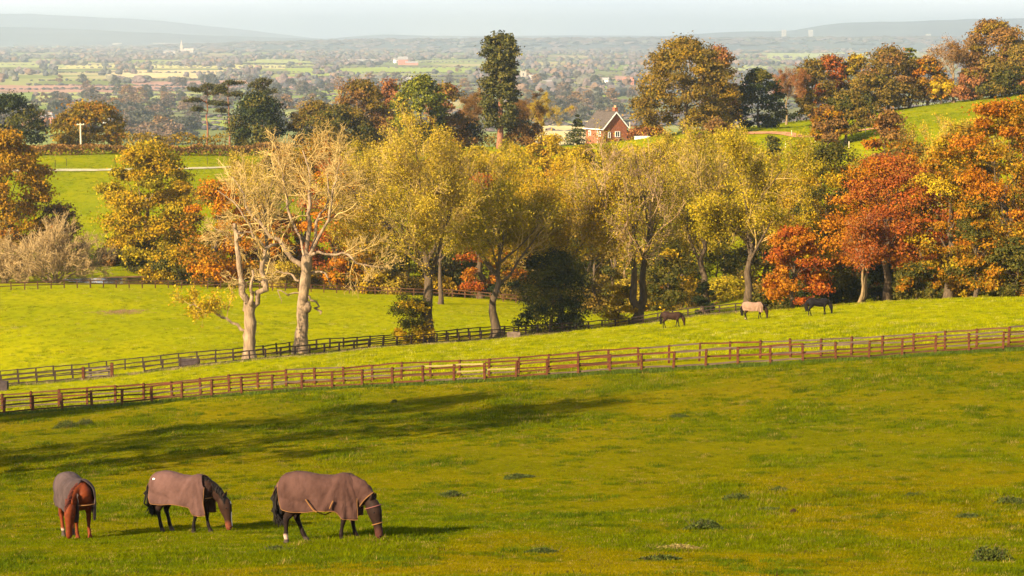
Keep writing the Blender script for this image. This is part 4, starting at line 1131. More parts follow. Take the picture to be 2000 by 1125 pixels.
for q in [(600, 462, 296, 110, 'brown bank thicket under the left ridge oaks', 'oak', 'oakgold', 861), (665, 462, 284, 110, 'tawny bank thicket below the brown clump', 'oakgold', 'ashy', 862), (735, 465, 280, 110, 'olive bank thicket below the green evergreen', 'olivegold', 'oak', 863), (800, 465, 272, 110, 'golden bank thicket under the green evergreen', 'yelolive', 'oakgold', 864),
          (870, 460, 275, 110, 'rusty gold bank thicket left of the giant conifer', 'goldorange', 'yelolive', 865), (935, 460, 288, 100, 'yellow bank thicket below the giant conifer', 'yelolive', 'yellow', 866), (1000, 462, 292, 100, 'gold-brown bank thicket right of the giant conifer', 'oakgold', 'yellow', 867), (540, 470, 306, 90, 'brown bank thicket below the round yew', 'oak', 'brown', 868),
          (1310, 440, 282, 90, 'pale gold bank thicket under the great oak', 'ashy', 'yellow', 869), (1370, 432, 276, 90, 'yellow bank thicket under the great oak, right', 'yelolive', 'ashy', 870), (1440, 425, 276, 90, 'olive-yellow bank thicket under the black-green tree', 'yelolive', 'olivegold', 871)]:
    leafy('thicket', q[0], q[1], q[2], q[3], q[4], q[5], 'dome', .0, 20, .34, 12, 18, .30, limbs=5, seed=q[7], pal2=q[6], cat='bush')

for q in [(1765, 292, 285, 120, 'rust-brown crown between russet beech and golden maple', 'goldorange', 'oak', 881), (1880, 295, 255, 120, 'bronze crown above the golden maple', 'oakgold', 'goldorange', 882), (1990, 292, 212, 120, 'rust-orange crown behind the burnt-orange beech', 'goldorange', 'oakgold', 883), (1660, 300, 380, 90, 'dark olive crown left of the russet beech', 'darkolive', 'oak', 884)]:
    leafy('beech_tree', q[0], q[1], q[2], q[3], q[4], q[5], 'column', .0, 30, .34, 12, 20, .25, limbs=6, seed=q[7], pal2=q[6])

for q in [(505, 372, 395, 90, 'orange beech between the dead tree and the bare ash', 'beechorange', 'goldorange', 891), (560, 378, 420, 90, 'rust-orange beech low behind the bare ash', 'beechorange', 'oakgold', 892), (715, 350, 400, 80, 'orange-olive tree right of the bare ash', 'goldorange', 'olivegold', 893)]:
    leafy('beech_tree', q[0], q[1], q[2], q[3], q[4], q[5], 'oval', .03, 22, .34, 12, 20, .27, limbs=6, seed=q[7], pal2=q[6])

for q in [(1045, 474, 284, 60, 'gold bush low on the bank right of the giant conifer', 'yellow', 'olivegold', 901), (1092, 470, 288, 60, 'olive-gold bush on the bank below the stubble field', 'olivegold', 'yellow', 902), (1140, 474, 290, 60, 'yellow-brown bush on the bank below the spruce', 'oakgold', 'yellow', 903), (1188, 470, 292, 60, 'bright gold bush on the bank below the cottage gable', 'yellow', 'yelolive', 904),
          (1236, 474, 292, 60, 'pale olive bush on the bank right below the cottage', 'yelolive', 'ashy', 905), (1284, 470, 284, 64, 'tan-gold bush on the bank left below the great oak', 'ashy', 'yellow', 906), (1338, 462, 276, 70, 'straw-gold bush on the bank below the great oak', 'ashy', 'yelolive', 907), (1398, 455, 272, 70, 'yellow bush on the bank right below the great oak', 'yelolive', 'yellow', 908)]:
    leafy('bank_bush', q[0], q[1], q[2], q[3], q[4], q[5], 'dome', .0, 16, .36, 11, 17, .32, limbs=4, seed=q[7], pal2=q[6], cat='bush')
# ------------------------------------------------------------------ the plain: fields, hedgerows, woods, farms, towns
def plain_spot(u, v):
    Y = CAMZ / ((v - HORIZON) / FPX)
    return (u - CX) / FPX * Y, Y
FIELD_COL = {
 'green': (.16, .20, .03), 'bright': (.23, .27, .03), 'dull': (.15, .155, .05), 'stubble': (.50, .38, .17),
 'plough': (.33, .175, .12), 'straw': (.42, .37, .12), 'pale': (.28, .29, .08)}
M_FIELD = {k: mat_plain('field_' + k, c, .95, .13, .012, 0) for k, c in FIELD_COL.items()}
def field(u0, u1, v0, v1, cls, label, lift=.35, skew=0.0):
    x0, Ya = plain_spot(u0, v0); x1, _ = plain_spot(u1, v0); x2, Yb = plain_spot(u1 + skew, v1); x3, _ = plain_spot(u0 + skew, v1)
    n = 8; rg = np.random.default_rng(int(u0 * 7 + v0 * 13) % 9999)
    top = [(x0 + (x1 - x0) * i / n, Ya + rg.normal() * .012 * Ya, lift) for i in range(n + 1)]
    bot = [(x3 + (x2 - x3) * i / n, Yb + rg.normal() * .012 * Yb, lift) for i in range(n + 1)]
    V = top + bot; F = [(n + 1 + i, n + 2 + i, i + 1, i) for i in range(n)]
    o = link('field', MB().add(V, F).mesh('field', M_FIELD[cls]))
    tag(o, label, kind='structure')
for k, q in enumerate([
 (60, 480, 204, 216, 'green', 12), (80, 380, 178, 195, 'pale', 8), (380, 700, 183, 196, 'green', 8), (-80, 330, 166, 179, 'plough', 10), (250, 560, 157, 170, 'plough', 8), (540, 730, 150, 162, 'plough', 6), (560, 700, 164, 174, 'plough', 6),
 (200, 440, 137, 152, 'stubble', 10), (120, 560, 127, 134, 'straw', 5), (-60, 130, 122, 132, 'pale', 5), (560, 720, 133, 149, 'bright', 6), (700, 920, 131, 142, 'bright', 4),
 (40, 140, 238, 262, 'bright', 8), (380, 460, 234, 252, 'bright', 6), (1140, 1300, 121, 137, 'green', 5), (1430, 1530, 117, 140, 'pale', 3), (1140, 1180, 161, 172, 'bright', 3),
 (1135, 1190, 181, 191, 'bright', 3), (1095, 1135, 190, 200, 'straw', 3), (1040, 1170, 240, 284, 'stubble', 4), (540, 620, 200, 212, 'green', 4), (620, 700, 178, 188, 'bright', 4),
 (1500, 1760, 104, 120, 'pale', 3), (1060, 1250, 140, 150, 'dull', 4), (780, 930, 89, 97, 'stubble', 1), (880, 1040, 91, 100, 'stubble', 1), (0, 330, 107, 114, 'dull', 2),
 (300, 620, 215, 226, 'dull', 6), (40, 330, 221, 232, 'pale', 6), (560, 760, 220, 240, 'pale', 6), (900, 1140, 205, 222, 'dull', 5), (860, 1130, 172, 186, 'dull', 5), (1180, 1420, 205, 222, 'dull', 5),
 (1200, 1330, 150, 160, 'plough', 3), (1500, 1900, 128, 146, 'dull', 4), (1560, 1990, 150, 176, 'dull', 4), (-120, 60, 186, 200, 'green', 4), (-140, 40, 206, 226, 'dull', 4), (440, 620, 117, 124, 'pale', 2)]):
    field(*q[:5], {'green': 'green', 'bright': 'bright green', 'dull': 'dull green', 'stubble': 'pale stubble', 'plough': 'pink ploughed', 'straw': 'straw-coloured', 'pale': 'pale green'}[q[4]] + ' field on the plain', .35 + .06 * k, q[5])

# ---- trees on the plain
def icosphere(sub):
    bm = bmesh.new(); bmesh.ops.create_icosphere(bm, subdivisions=sub, radius=1.0)
    V = np.array([v.co[:] for v in bm.verts]); F = np.array([[v.index for v in f.verts] for f in bm.faces]); bm.free()
    return V, F
ICO = {1: icosphere(1), 2: icosphere(2)}
FARCOL = np.array([(.100,.080,.078),(.076,.070,.070),(.118,.088,.082),(.056,.058,.060),(.12,.088,.080),(.088,.086,.070),(.15,.095,.062),(.11,.10,.072)])  # tree colours with the lavender of distance haze mixed in
def blobs(mb, X, Y, H, W, cols, rg, sub=1, z=0.0):
    V0, F0 = ICO[sub]
    n, m = len(X), len(V0)
    jit = 1 + rg.uniform(-.28, .28, (n, m))
    V = V0[None] * jit[..., None]
    V = V * np.stack([W, W, H * .55], 1)[:, None, :]
    V[..., 2] += (H * .45 + z)[:, None]
    V[..., 0] += X[:, None]; V[..., 1] += Y[:, None]
    F = (F0[None] + (np.arange(n) * m)[:, None, None]).reshape(-1, 3)
    mb.add(V.reshape(-1, 3), F, np.repeat(cols, m, 0))
M_FAR = mat_attr('far_foliage', .95, .05)
rgp = np.random.default_rng(77)
far = MB()
def cluster_uv(n, u0, u1, v0, v1, su, sv, thr, seed):
    """bearings grouped in belts and copses"""
    u = rgp.uniform(u0, u1, n * 4); v = rgp.uniform(v0, v1, n * 4)
    k = vnoise(u / su, v / sv, seed) + .35 * vnoise(u / (su * .3), v / (sv * .4), seed + 1)
    i = np.where(k > thr)[0][:n]
    return u[i], v[i]
def add_far(n, v0, v1, su, sv, thr, seed, h0, h1, wide, sub, u0=-350, u1=2350):
    u, v = cluster_uv(n, u0, u1, v0, v1, su, sv, thr, seed)
    Y = CAMZ * FPX / (v - HORIZON); X = (u - CX) / FPX * Y
    H = rgp.uniform(h0, h1, len(u)); W = H * rgp.uniform(*wide, len(u))
    c = FARCOL[rgp.integers(0, len(FARCOL), len(u))] * rgp.uniform(.8, 1.25, (len(u), 1))
    blobs(far, X, Y, H, W, c, rgp, sub)
add_far(1500, 74.5, 86, 160, 4, .42, 11, 14, 24, (2.0, 5.0), 1)
add_far(2600, 85, 104, 120, 7, .45, 12, 11, 18, (.9, 2.2), 1)
add_far(3000, 100, 128, 110, 7, .70, 13, 9, 16, (.6, 1.1), 1)
add_far(600, 126, 165, 80, 8, .82, 14, 7, 13, (.5, .8), 2)
add_far(480, 112, 190, 70, 9, .62, 16, 8, 14, (.5, .8), 2, 1000, 2300)
# trees along the near rise and the right-hand hill
for prof, Yc, dep, n, hh in ((NEAR_RISE, 12500, 900, 1300, (12, 20)),):
    u = rgp.uniform(320, 2400, n); q = -np.abs(rgp.normal(0, .35, n)).clip(0, .95)
    crest = CAMZ + (HORIZON - np.interp(u, [p[0] for p in prof], [p[1] for p in prof])) / FPX * Yc
    z = -3 + (crest + 3) * np.cos(q * np.pi / 2) ** 1.2 - 6
    H = rgp.uniform(*hh, n)
    blobs(far, (u - CX) / FPX * Yc, Yc + q * dep, H, H * rgp.uniform(1, 3.5, n), FARCOL[rgp.integers(0, 6, n)] * rgp.uniform(.6, 1.1, (n, 1)), rgp, 1, z)
# hedgerows between the fields
hx, hy = [], []
for v in (116, 121, 127, 133, 141, 149, 157, 166, 175, 186, 198, 210, 222, 235, 250):
    Y0 = CAMZ * FPX / (v - HORIZON)
    for s in range(9):
        u = rgp.uniform(-150, 2100); L = rgp.uniform(150, 600) * (1 if v > 140 else 2)
        n = int(L / (9 if v > 140 else 18)); t = np.linspace(0, 1, n); x0 = (u - CX) / FPX * Y0; sl = rgp.uniform(-.6, .6)
        hx.append(x0 + t * L + rgp.normal(size=n) * 1.5); hy.append(Y0 + t * L * sl + rgp.normal(size=n) * 1.5)
hx, hy = np.concatenate(hx), np.concatenate(hy)
k = hy > 1450
hx, hy = hx[k], hy[k]
blobs(far, hx, hy, rgp.uniform(2, 4.5, len(hx)), rgp.uniform(3, 6, len(hx)), FARCOL[rgp.integers(0, 6, len(hx))] * .9, rgp, 1)
o = link('woodland', far.mesh('woodland', M_FAR, color=True))
tag(o, 'hazy woods and hedgerows covering the far plain', kind='stuff')

# nearest trees of the plain, each one by itself
def mini_tree(seed, pal, prof):
    rg = np.random.default_rng(seed)
    mb, C, L = crown_mesh(rg, 1.2, 12, 6.2, prof, 12, .42, 8, 9, .95, pal, None)
    tr = trunk_mesh(rg, 12, .35, 6, C[:4])
    for V, F in zip(tr.v, tr.f): pass
    off = 0
    tv = np.concatenate(tr.v); tf = np.concatenate(tr.f)
    mb.add(tv, tf, np.array((.07, .05, .035)))
    return mb.mesh('distant_tree', LEAF, color=True)
PAL['fardull'] = [(.115,.088,.062),(.088,.078,.058),(.14,.10,.068)]
PAL['fargrey'] = [(.080,.078,.055),(.10,.092,.062),(.066,.068,.048)]
PAL['farrust'] = [(.22,.12,.04),(.18,.10,.04),(.26,.14,.04)]
PAL['farpink'] = [(.20,.125,.075),(.16,.10,.06),(.23,.15,.09)]
FARKIND = [('fardull', 'dome', 'dull brown round-topped tree'), ('fargrey', 'dome', 'grey-green round-topped tree'),
           ('farrust', 'dome', 'rust-coloured tree'), ('farpink', 'oval', 'pinkish bare tree'), ('fargrey', 'bush', 'low grey-green bushy tree')]
MINI = [[mini_tree(500 + 10 * i + j, p, f) for j in range(3)] for i, (p, f, _) in enumerate(FARKIND)]
rgt = np.random.default_rng(78)
cand = []
for (u0, u1, v0, v1, n, where) in [(-60, 140, 215, 268, 16, 'near the red farmhouse at far left'), (215, 400, 205, 284, 56, 'between the orange oak and the pines'), (60, 560, 158, 215, 62, 'among the pink ploughed fields at left'),
                                   (540, 800, 158, 250, 60, 'above the brown oak clump'), (860, 950, 140, 200, 10, 'just left of the giant conifer'), (1010, 1270, 150, 250, 78, 'on the plain above the brick cottage'), (1440, 1880, 128, 200, 34, 'beyond the hillside tree row')]:
    for _ in range(n):
        u = rgt.uniform(u0, u1); v = v0 + (v1 - v0) * rgt.random()
        cand.append((u, v, where))
for u, v, where in cand[:300]:
    i = int(rgt.choice(5, p=[.3, .3, .14, .14, .12])); m = MINI[i][int(rgt.integers(0, 3))]
    x, Y = plain_spot(u, v)
    s = rgt.uniform(.75, 1.35)
    o = link('distant_tree', m, None, (x, Y, max(-.2, gz(x, Y) - .2)), (0, 0, rgt.uniform(0, 6.28)), (s * rgt.uniform(.95, 1.35), s * rgt.uniform(.95, 1.35), s))
    tag(o, 'distant ' + FARKIND[i][2] + ' ' + where, 'tree', 'distant trees ' + where)

# ---- buildings
M_BRICK = mat_plain('red_brick', (.26, .090, .048), .85, .22, 3.0, .3, 14)
M_BRICKP = mat_plain('pale_red_brick', (.42, .17, .12), .85, .2, 1.0, 0)
M_WHITE = mat_plain('white_render', (.78, .76, .72), .7, .08, .5, 0)
M_SLATE = mat_plain('grey_slate', (.24, .22, .21), .7, .2, .8, 0)
M_STONE = mat_plain('pale_stone', (.33, .28, .23), .9, .2, .4, 0)
M_GLASS = mat_plain('dark_window_glass', (.03, .035, .04), .12, .2, 1, 0, spec=.5)
def gable_prism(mb, w, d, z0, h, over=.3, hip=0.0, th=.18):
    """pitched roof with ridge along x"""
    x, y = w / 2 + over, d / 2 + over
    v = [(-x, -y, z0), (x, -y, z0), (x, y, z0), (-x, y, z0), (-x + hip, 0, z0 + h), (x - hip, 0, z0 + h)]
    lo = [(a, b, c - th) for a, b, c in v[:4]]
    mb.add(v + lo, [(0, 1, 5, 4), (2, 3, 4, 5), (6, 7, 1, 0), (7, 8, 2, 1), (8, 9, 3, 2), (9, 6, 0, 3), (9, 8, 7, 6)])
    mb.add([v[0], v[3], v[4], v[1], v[2], v[5]], [(1, 0, 2), (3, 4, 5)])
    return mb
def far_house(name, u, Y, w, d, h, rh, rz, wall, label, cat='house', roof=None, hip=0., z=None, win=3, floors=2, chim=1):
    x = (u - CX) / FPX * Y
    root = empty(name, (x, Y, 0 if z is None else z), rz); tag(root, label, cat)
    link('wall', MB().box(-w/2, w/2, -d/2, d/2, -1, h).mesh('wall', wall), root)
    if rh: link('roof', gable_prism(MB(), w, d, h + .2, rh, .4, hip).mesh('roof', roof or M_SLATE), root)
    if win:
        wm = MB().box(-.6, .6, -.06, .06, -.8, .8).mesh('window', M_GLASS)
        for f in range(floors):
            for i in range(win):
                link('window', wm, root, ((i + .5) / win * w - w / 2, -d / 2 - .03, h * (f + .55) / floors))
    for c in range(chim):
        link('chimney', MB().box(-.5, .5, -.5, .5, 0, 2).mesh('chimney', wall), root, (w * (.3 - .6 * c), .6, h + rh * .6))
    return root
far_house('farmhouse', 92, 1990, 17, 9, 7.5, 4, R(-12), M_BRICKP, 'red brick farmhouse with grey hipped roof left of the orange oak', hip=4, win=5, chim=2, z=2)
far_house('barn', 62, 1995, 14, 8, 4, 2.5, R(-12), M_BRICKP, 'low red brick barn beside the hipped-roof farmhouse', 'barn', win=0, chim=0, z=2)
far_house('farmhouse', 213, 2000, 9, 6, 4, 3, R(20), M_WHITE, 'small white cottage above the orange oak', win=2, floors=1, z=1)
far_house('farmhouse', 560, 2550, 8, 6, 5, 3, R(80), M_WHITE, 'white gable end behind the brown clump', win=1, z=0)
far_house('farmhouse', 788, 6200, 26, 12, 14, 8, R(10), M_BRICKP, 'pink brick hall on the green fields', win=4, chim=2)
far_house('barn', 805, 6150, 34, 12, 6, 4, R(5), M_BRICKP, 'long low range beside the pink hall', 'barn', win=0, chim=0)
far_house('barn', 712, 6500, 90, 20, 8, 4, 0, M_WHITE, 'long white farm building on the green plain', 'barn', win=0, chim=0)
far_house('barn', 778, 6600, 22, 14, 9, 6, R(30), M_WHITE, 'white barn right of the long farm building', 'barn', win=0, chim=0)
far_house('farmhouse', 1226, 3700, 16, 10, 7, 5, R(15), M_BRICKP, 'red roofed house left of the great oak', roof=M_BRICKP, win=3)
far_house('farmhouse', 1183, 3800, 12, 8, 6, 4, R(-30), M_WHITE, 'white gabled house in the village trees', win=2)
far_house('farmhouse', 1068, 3600, 14, 9, 6, 4, R(10), M_BRICKP, 'red house in the trees by the church tower', win=2)
far_house('farmhouse', 800, 3900, 24, 10, 6, 4, R(0), M_SLATE, 'grey roofed farm above the green evergreen', win=0)
def church_tower():
    x = (1022 - CX) / FPX * 3900
    root = empty('church_tower', (x, 3900, 0)); tag(root, 'square pale stone church tower right of the giant conifer', 'church')
    link('tower', MB().box(-5, 5, -5, 5, -1, 19).mesh('tower', M_STONE), root)
    for sx in (-1, 1):
        for sy in (-1, 1): link('pinnacle', MB().box(-.8, .8, -.8, .8, 0, 2.5).mesh('pinnacle', M_STONE), root, (sx * 4.3, sy * 4.3, 19))
    link('window', MB().box(-1, 1, -.1, .1, -2, 2).mesh('window', M_GLASS), root, (0, -5.1, 14))
    link('nave', gable_prism(MB().box(-11, 11, -5, 5, -1, 8), 22, 10, 8.2, 5).mesh('nave', M_STONE), root, (16.5, 0, 0))
church_tower()
def spire():
    Y = 9800; x = (358 - CX) / FPX * Y
    root = empty('church', (x, Y, 0)); tag(root, 'distant church with tall thin spire', 'church')
    link('tower', MB().box(-6, 6, -6, 6, -1, 30).mesh('tower', M_STONE), root)
    link('spire', MB().add([(-6, -6, 30), (6, -6, 30), (6, 6, 30), (-6, 6, 30), (0, 0, 62)], [(0, 1, 4, 4), (1, 2, 4, 4), (2, 3, 4, 4), (3, 0, 4, 4)]).mesh('spire', M_STONE), root) if False else None
    sp = MB(); sp.add([(-6, -6, 30), (6, -6, 30), (6, 6, 30), (-6, 6, 30), (0, 0, 62)], [(0, 1, 4), (1, 2, 4), (2, 3, 4), (3, 0, 4)])
    link('spire', sp.mesh('spire', M_STONE), root)
    link('nave', gable_prism(MB().box(-22, 22, -9, 9, -1, 14), 44, 18, 14.2, 9).mesh('nave', M_STONE), root, (29, 0, 0))
    far_house('hall', 335, 9700, 50, 20, 10, 5, 0, M_STONE, 'pale hall left of the thin spire', 'hall', win=0, chim=0)
spire()
rgw = np.random.default_rng(5)
shed = gable_prism(MB().box(-60, 60, -25, 25, -1, 9), 120, 50, 9.2, 3, 1).mesh('warehouse', M_STONE)
for k in range(26):
    u = rgw.uniform(-20, 640) if k < 20 else rgw.uniform(1520, 1800)
    Y = rgw.uniform(15500, 17500) if k < 20 else rgw.uniform(12300, 13000)
    s = rgw.uniform(.5, 1.5)
    o = link('warehouse', shed, None, ((u - CX) / FPX * Y, Y, 6), (0, 0, rgw.normal() * .1), (s, s, rgw.uniform(.8, 1.5)))
    lab = 'white warehouse of the far town on the left horizon' if k < 20 else 'white building in the far town on the right'
    tag(o, lab, 'warehouse', lab + 's')
for k, (u, lab) in enumerate([(1528, 'left one of two pale tower blocks on the right horizon'), (1580, 'right one of two pale tower blocks on the right horizon'), (1808, 'bright white tower block nearest the tall bare tree')]):
    Y = 16200 if k < 2 else 14800
    z0 = 68 if k < 2 else 46
    root = empty('tower_block', ((u - CX) / FPX * Y, Y, z0)); tag(root, lab, 'building')
    hh = CAMZ + (HORIZON - (58.5 if k < 2 else 67)) / FPX * Y - z0
    link('wall', MB().box(-15, 15, -10, 10, -20, hh).mesh('wall', M_STONE), root)
    gw = MB().box(-12, 12, -.3, .3, -1, 1).mesh('window', M_GLASS)
    for i in range(1, 5): link('window', gw, root, (0, -10.1, hh * i / 5))
# cattle
cow = MB()
cow.add(*tubes(np.array([(-.9, 0, 1.05), (-.8, 0, 1.05), (-.2, 0, 1.02), (.5, 0, 1.05), (.8, 0, 1.1), (1.2, 0, 1.2), (1.5, 0, 1.05), (1.55, 0, 1.0)]), np.array([.08, .34, .40, .38, .28, .16, .13, .03]), 7))
for lx in (-.7, .6):
    for ly in (-.22, .22): cow.add(*tubes(np.array([(lx, ly, .9), (lx, ly, .4), (lx, ly, 0)]), np.array([.15, .08, .07]), 5))
M_COW = mat_plain('black_cow_hide', (.02, .018, .016), .7, .2, 3, 0)
cowm = cow.mesh('cow', M_COW, smooth=True)
for k in range(16):
    x, Y = plain_spot(188 + k * 5.6 + rgw.normal() * 1.5, 209 + rgw.normal() * 1.2)
    o = link('cow', cowm, None, (x, Y, 1.0), (0, 0, rgw.uniform(0, 6.28)), (1.3, 1.3, 1.3))
    tag(o, 'tiny black cow in the line across the distant green field', 'cow', 'cattle in the distant green field')
# ------------------------------------------------------------------ fences
WOOD_NEW = mat_plain('new_pale_timber', (.24, .18, .07), .7, .15, 4.0, .15, 30)
WOOD_GREY = mat_plain('weathered_greybrown_wood', (.062, .028, .014), .9, .65, 4.0, .3, 30, (.6, 1, 1))
WOOD_ASH = mat_plain('greyed_rail', (.088, .058, .042), .9, .5, 4.0, .3, 30, (.6, 1, 1))
WOOD_PINK = mat_plain('sunbleached_rail', (.090, .042, .020), .9, .3, 4.0, .3, 30, (.6, 1, 1))
def post_mesh(w, h, mat, seed):
    rg = np.random.default_rng(seed); mb = MB(); a = w / 2
    j = lambda: rg.normal() * .008
    lo = [(-a, -a, -.5), (a, -a, -.5), (a, a, -.5), (-a, a, -.5)]
    mi = [(-a + j(), -a + j(), h * .96), (a + j(), -a + j(), h * .96), (a + j(), a + j(), h * .97), (-a + j(), a + j(), h * .97)]
    tp = [(x * .75, y * .75, h + rg.normal() * .01) for x, y, _ in mi]
    F = [(0, 1, 5, 4), (1, 2, 6, 5), (2, 3, 7, 6), (3, 0, 4, 7), (4, 5, 9, 8), (5, 6, 10, 9), (6, 7, 11, 10), (7, 4, 8, 11), (8, 9, 10, 11)]
    return mb.add(lo + mi + tp, F).mesh('post', mat)
def rail_mesh(hh, th, mat, seed):
    """unit-long rail along x, slightly warped and waney"""
    rg = np.random.default_rng(seed); n = 5; V = []
    for i in range(n + 1):
        x = i / n - .5; o = rg.normal() * .012; oy = rg.normal() * .006; k = hh / 2 * (1 + rg.normal() * .08)
        V += [(x, -th / 2 + oy, -k + o), (x, th / 2 + oy, -k + o), (x, th / 2 + oy, k + o), (x, -th / 2 + oy, k + o)]
    F = [(4 * i + a, 4 * i + 4 + a, 4 * i + 4 + (a + 1) % 4, 4 * i + (a + 1) % 4) for i in range(n) for a in range(4)]
    F += [(0, 1, 2, 3), (4 * n + 3, 4 * n + 2, 4 * n + 1, 4 * n)]
    return MB().add(V, F).mesh('rail', mat)
def fence(label, pts, spacing, h, rails, pmat, rmats, seed, pw=.135, rh=.095, rt=.045, new=None, tilt=.035, skip=None, face=-1):
    rg = np.random.default_rng(seed)
    P = [spot(*q) for q in pts]
    xy = np.array([(p.x, p.y) for p in P])
    # smooth line through the survey points
    d = np.concatenate([[0], np.cumsum(np.linalg.norm(np.diff(xy, axis=0), axis=1))])
    n = int(d[-1] / spacing)
    s = np.linspace(0, d[-1], n + 1)
    fine = np.linspace(0, d[-1], 400)
    fx, fy = np.interp(fine, d, xy[:, 0]), np.interp(fine, d, xy[:, 1])
    ker = np.hanning(61); ker /= ker.sum()
    pad = lambda a: np.concatenate([2 * a[0] - a[30:0:-1], a, 2 * a[-1] - a[-2:-32:-1]])
    fx, fy = np.convolve(pad(fx), ker, 'valid'), np.convolve(pad(fy), ker, 'valid')
    X, Y = np.interp(s, fine, fx), np.interp(s, fine, fy)
    Z = ground_z(X, Y, True)
    root = empty('fence', (X[0], Y[0], Z[0])); tag(root, label, 'fence')
    O = Vector((X[0], Y[0], Z[0]))
    pm = [post_mesh(pw, h, pmat, seed + i) for i in range(4)]
    rm = [[rail_mesh(rh, rt, m, seed + 20 + 5 * j + i) for i in range(3)] for j, m in enumerate(rmats)]
    newm = rail_mesh(rh, rt, WOOD_NEW, seed + 90)
    pts3 = []
    for i in range(n + 1):
        q = Vector((X[i], Y[i], Z[i] + rg.normal() * .02)) - O
        pts3.append(q)
        ang = math.atan2(Y[min(i + 1, n)] - Y[max(i - 1, 0)], X[min(i + 1, n)] - X[max(i - 1, 0)])
        if skip and skip[0] < i < skip[1]: continue
        link('post', pm[int(rg.integers(0, 4))], root, q, (rg.normal() * tilt, rg.normal() * tilt, ang + rg.normal() * .03))
    for r, hz in enumerate(rails):
        i = -((r + 1) % 2)
        while i < n:
            a, b = max(i, 0), min(i + 2, n)
            i += 2
            if skip and not (b <= skip[0] or a >= skip[1]):
                if a < skip[0]: b = skip[0]
                elif b > skip[1]: a = skip[1]
                else: continue
                if a == b: continue
            pa, pb = pts3[a], pts3[b]
            dv = pb - pa
            ang = math.atan2(dv.y, dv.x)
            nr = Vector((math.sin(ang), -math.cos(ang), 0)) * (pw / 2 + rt / 2 + .003) * (-face)
            mid = (pa + pb) / 2 + nr + Vector((0, 0, hz + rg.normal() * .018))
            L = dv.length
            el = math.asin(max(-1, min(1, dv.z / L)))
            m = rm[int(rg.integers(0, len(rm)))][int(rg.integers(0, 3))]
            if new and (r, a) in new: m = newm
            link('rail', m, root, mid, (rg.normal() * .05, -el + rg.normal() * .008, ang + rg.normal() * .004), (L * .998, 1, 1))
    return root, pts3, O
H3 = (1.06, .64, .22)
_front = [(-160, 141.0), (0, 140), (500, 138), (1000, 135), (1500, 132), (2000, 129), (2160, 128)]
_rear = [(-160, 146.4), (0, 146), (500, 144), (1000, 141), (1500, 138.5), (2000, 133), (2160, 131)]
fence('nearest of the two parallel red-brown post and rail fences, with pale new rails', _front, 1.83, 1.12, H3, WOOD_RED, [WOOD_RED, WOOD_GREY, WOOD_ASH], 301, new={(0, 17), (1, 18)}, face=1)
fence('second red-brown post and rail fence close behind the nearest one', _rear, 1.83, 1.14, H3, WOOD_RED, [WOOD_RED, WOOD_ASH, WOOD_PINK], 302, face=1)
_mid = [(-140, 222), (0, 222), (230, 221.5), (487, 220), (600, 225), (835, 234), (970, 243), (1080, 249), (1250, 255), (1330, 253), (1440, 252), (1500, 252)]
_midr = [(-140, 228), (0, 228), (230, 228), (487, 229), (600, 235), (835, 246), (970, 254), (1040, 256)]
_gs = [0]
fence('dark fence along the near side of the tree row', _mid, 1.75, 1.08, H3, WOOD_DARK, [WOOD_DARK], 303, pw=.14, rh=.10, skip=(10, 12))
fence('dark fence along the far side of the tree row', _midr, 1.75, 1.12, H3, WOOD_DARK, [WOOD_DARK], 304, pw=.13, rh=.10)
fence('sunlit rail fence along the far edge of the bright field', [(-140, 327), (0, 328), (250, 337), (450, 342), (700, 347), (900, 347), (1180, 343), (1310, 333), (1400, 325)], 1.95, 1.2, (1.1, .62), WOOD_PINK, [WOOD_PINK, WOOD_GREY], 305, pw=.15, rh=.13)

# wooden gate in the dark fence with two stout posts
def gate():
    a, b = spot(163, 221.2), spot(219, 221.0)
    root = empty('field_gate', a, math.atan2(b.y - a.y, b.x - a.x)); tag(root, 'weathered grey wooden field gate in the dark fence', 'gate')
    L = (b.xy - a.xy).length; dz = b.z - a.z
    M_G = mat_plain('grey_gate_wood', (.11, .08, .065), .85, .25, 3, .2)
    for hz in (.25, .45, .68, 1.0):
        m = rail_mesh(.09, .035, M_G, int(hz * 100))
        link('bar', m, root, (L / 2, 0, hz + dz / 2), (0, -math.asin(dz / L), 0), (L * .94, 1, 1))
    for x, hz in ((.12, 1.08), (L - .12, 1.08)):
        link('stile', post_mesh(.08, hz, M_G, int(x * 10)), root, (x, 0, dz * x / L))
    d = rail_mesh(.08, .03, M_G, 7)
    link('brace', d, root, (L / 2, -.045, .6 + dz / 2), (0, -math.atan2(.72 + dz, L * .9), 0), (L * .92, 1, 1))
    for q, hh, lab in ((a, 1.25, 'stout dark gatepost on the left of the gate'), (b, 1.45, 'stout red gatepost on the right of the gate')):
        o = link('gatepost', post_mesh(.27, hh, WOOD_RED, 9), None, (q.x, q.y - .02, q.z)); tag(o, lab, 'gatepost')
gate()
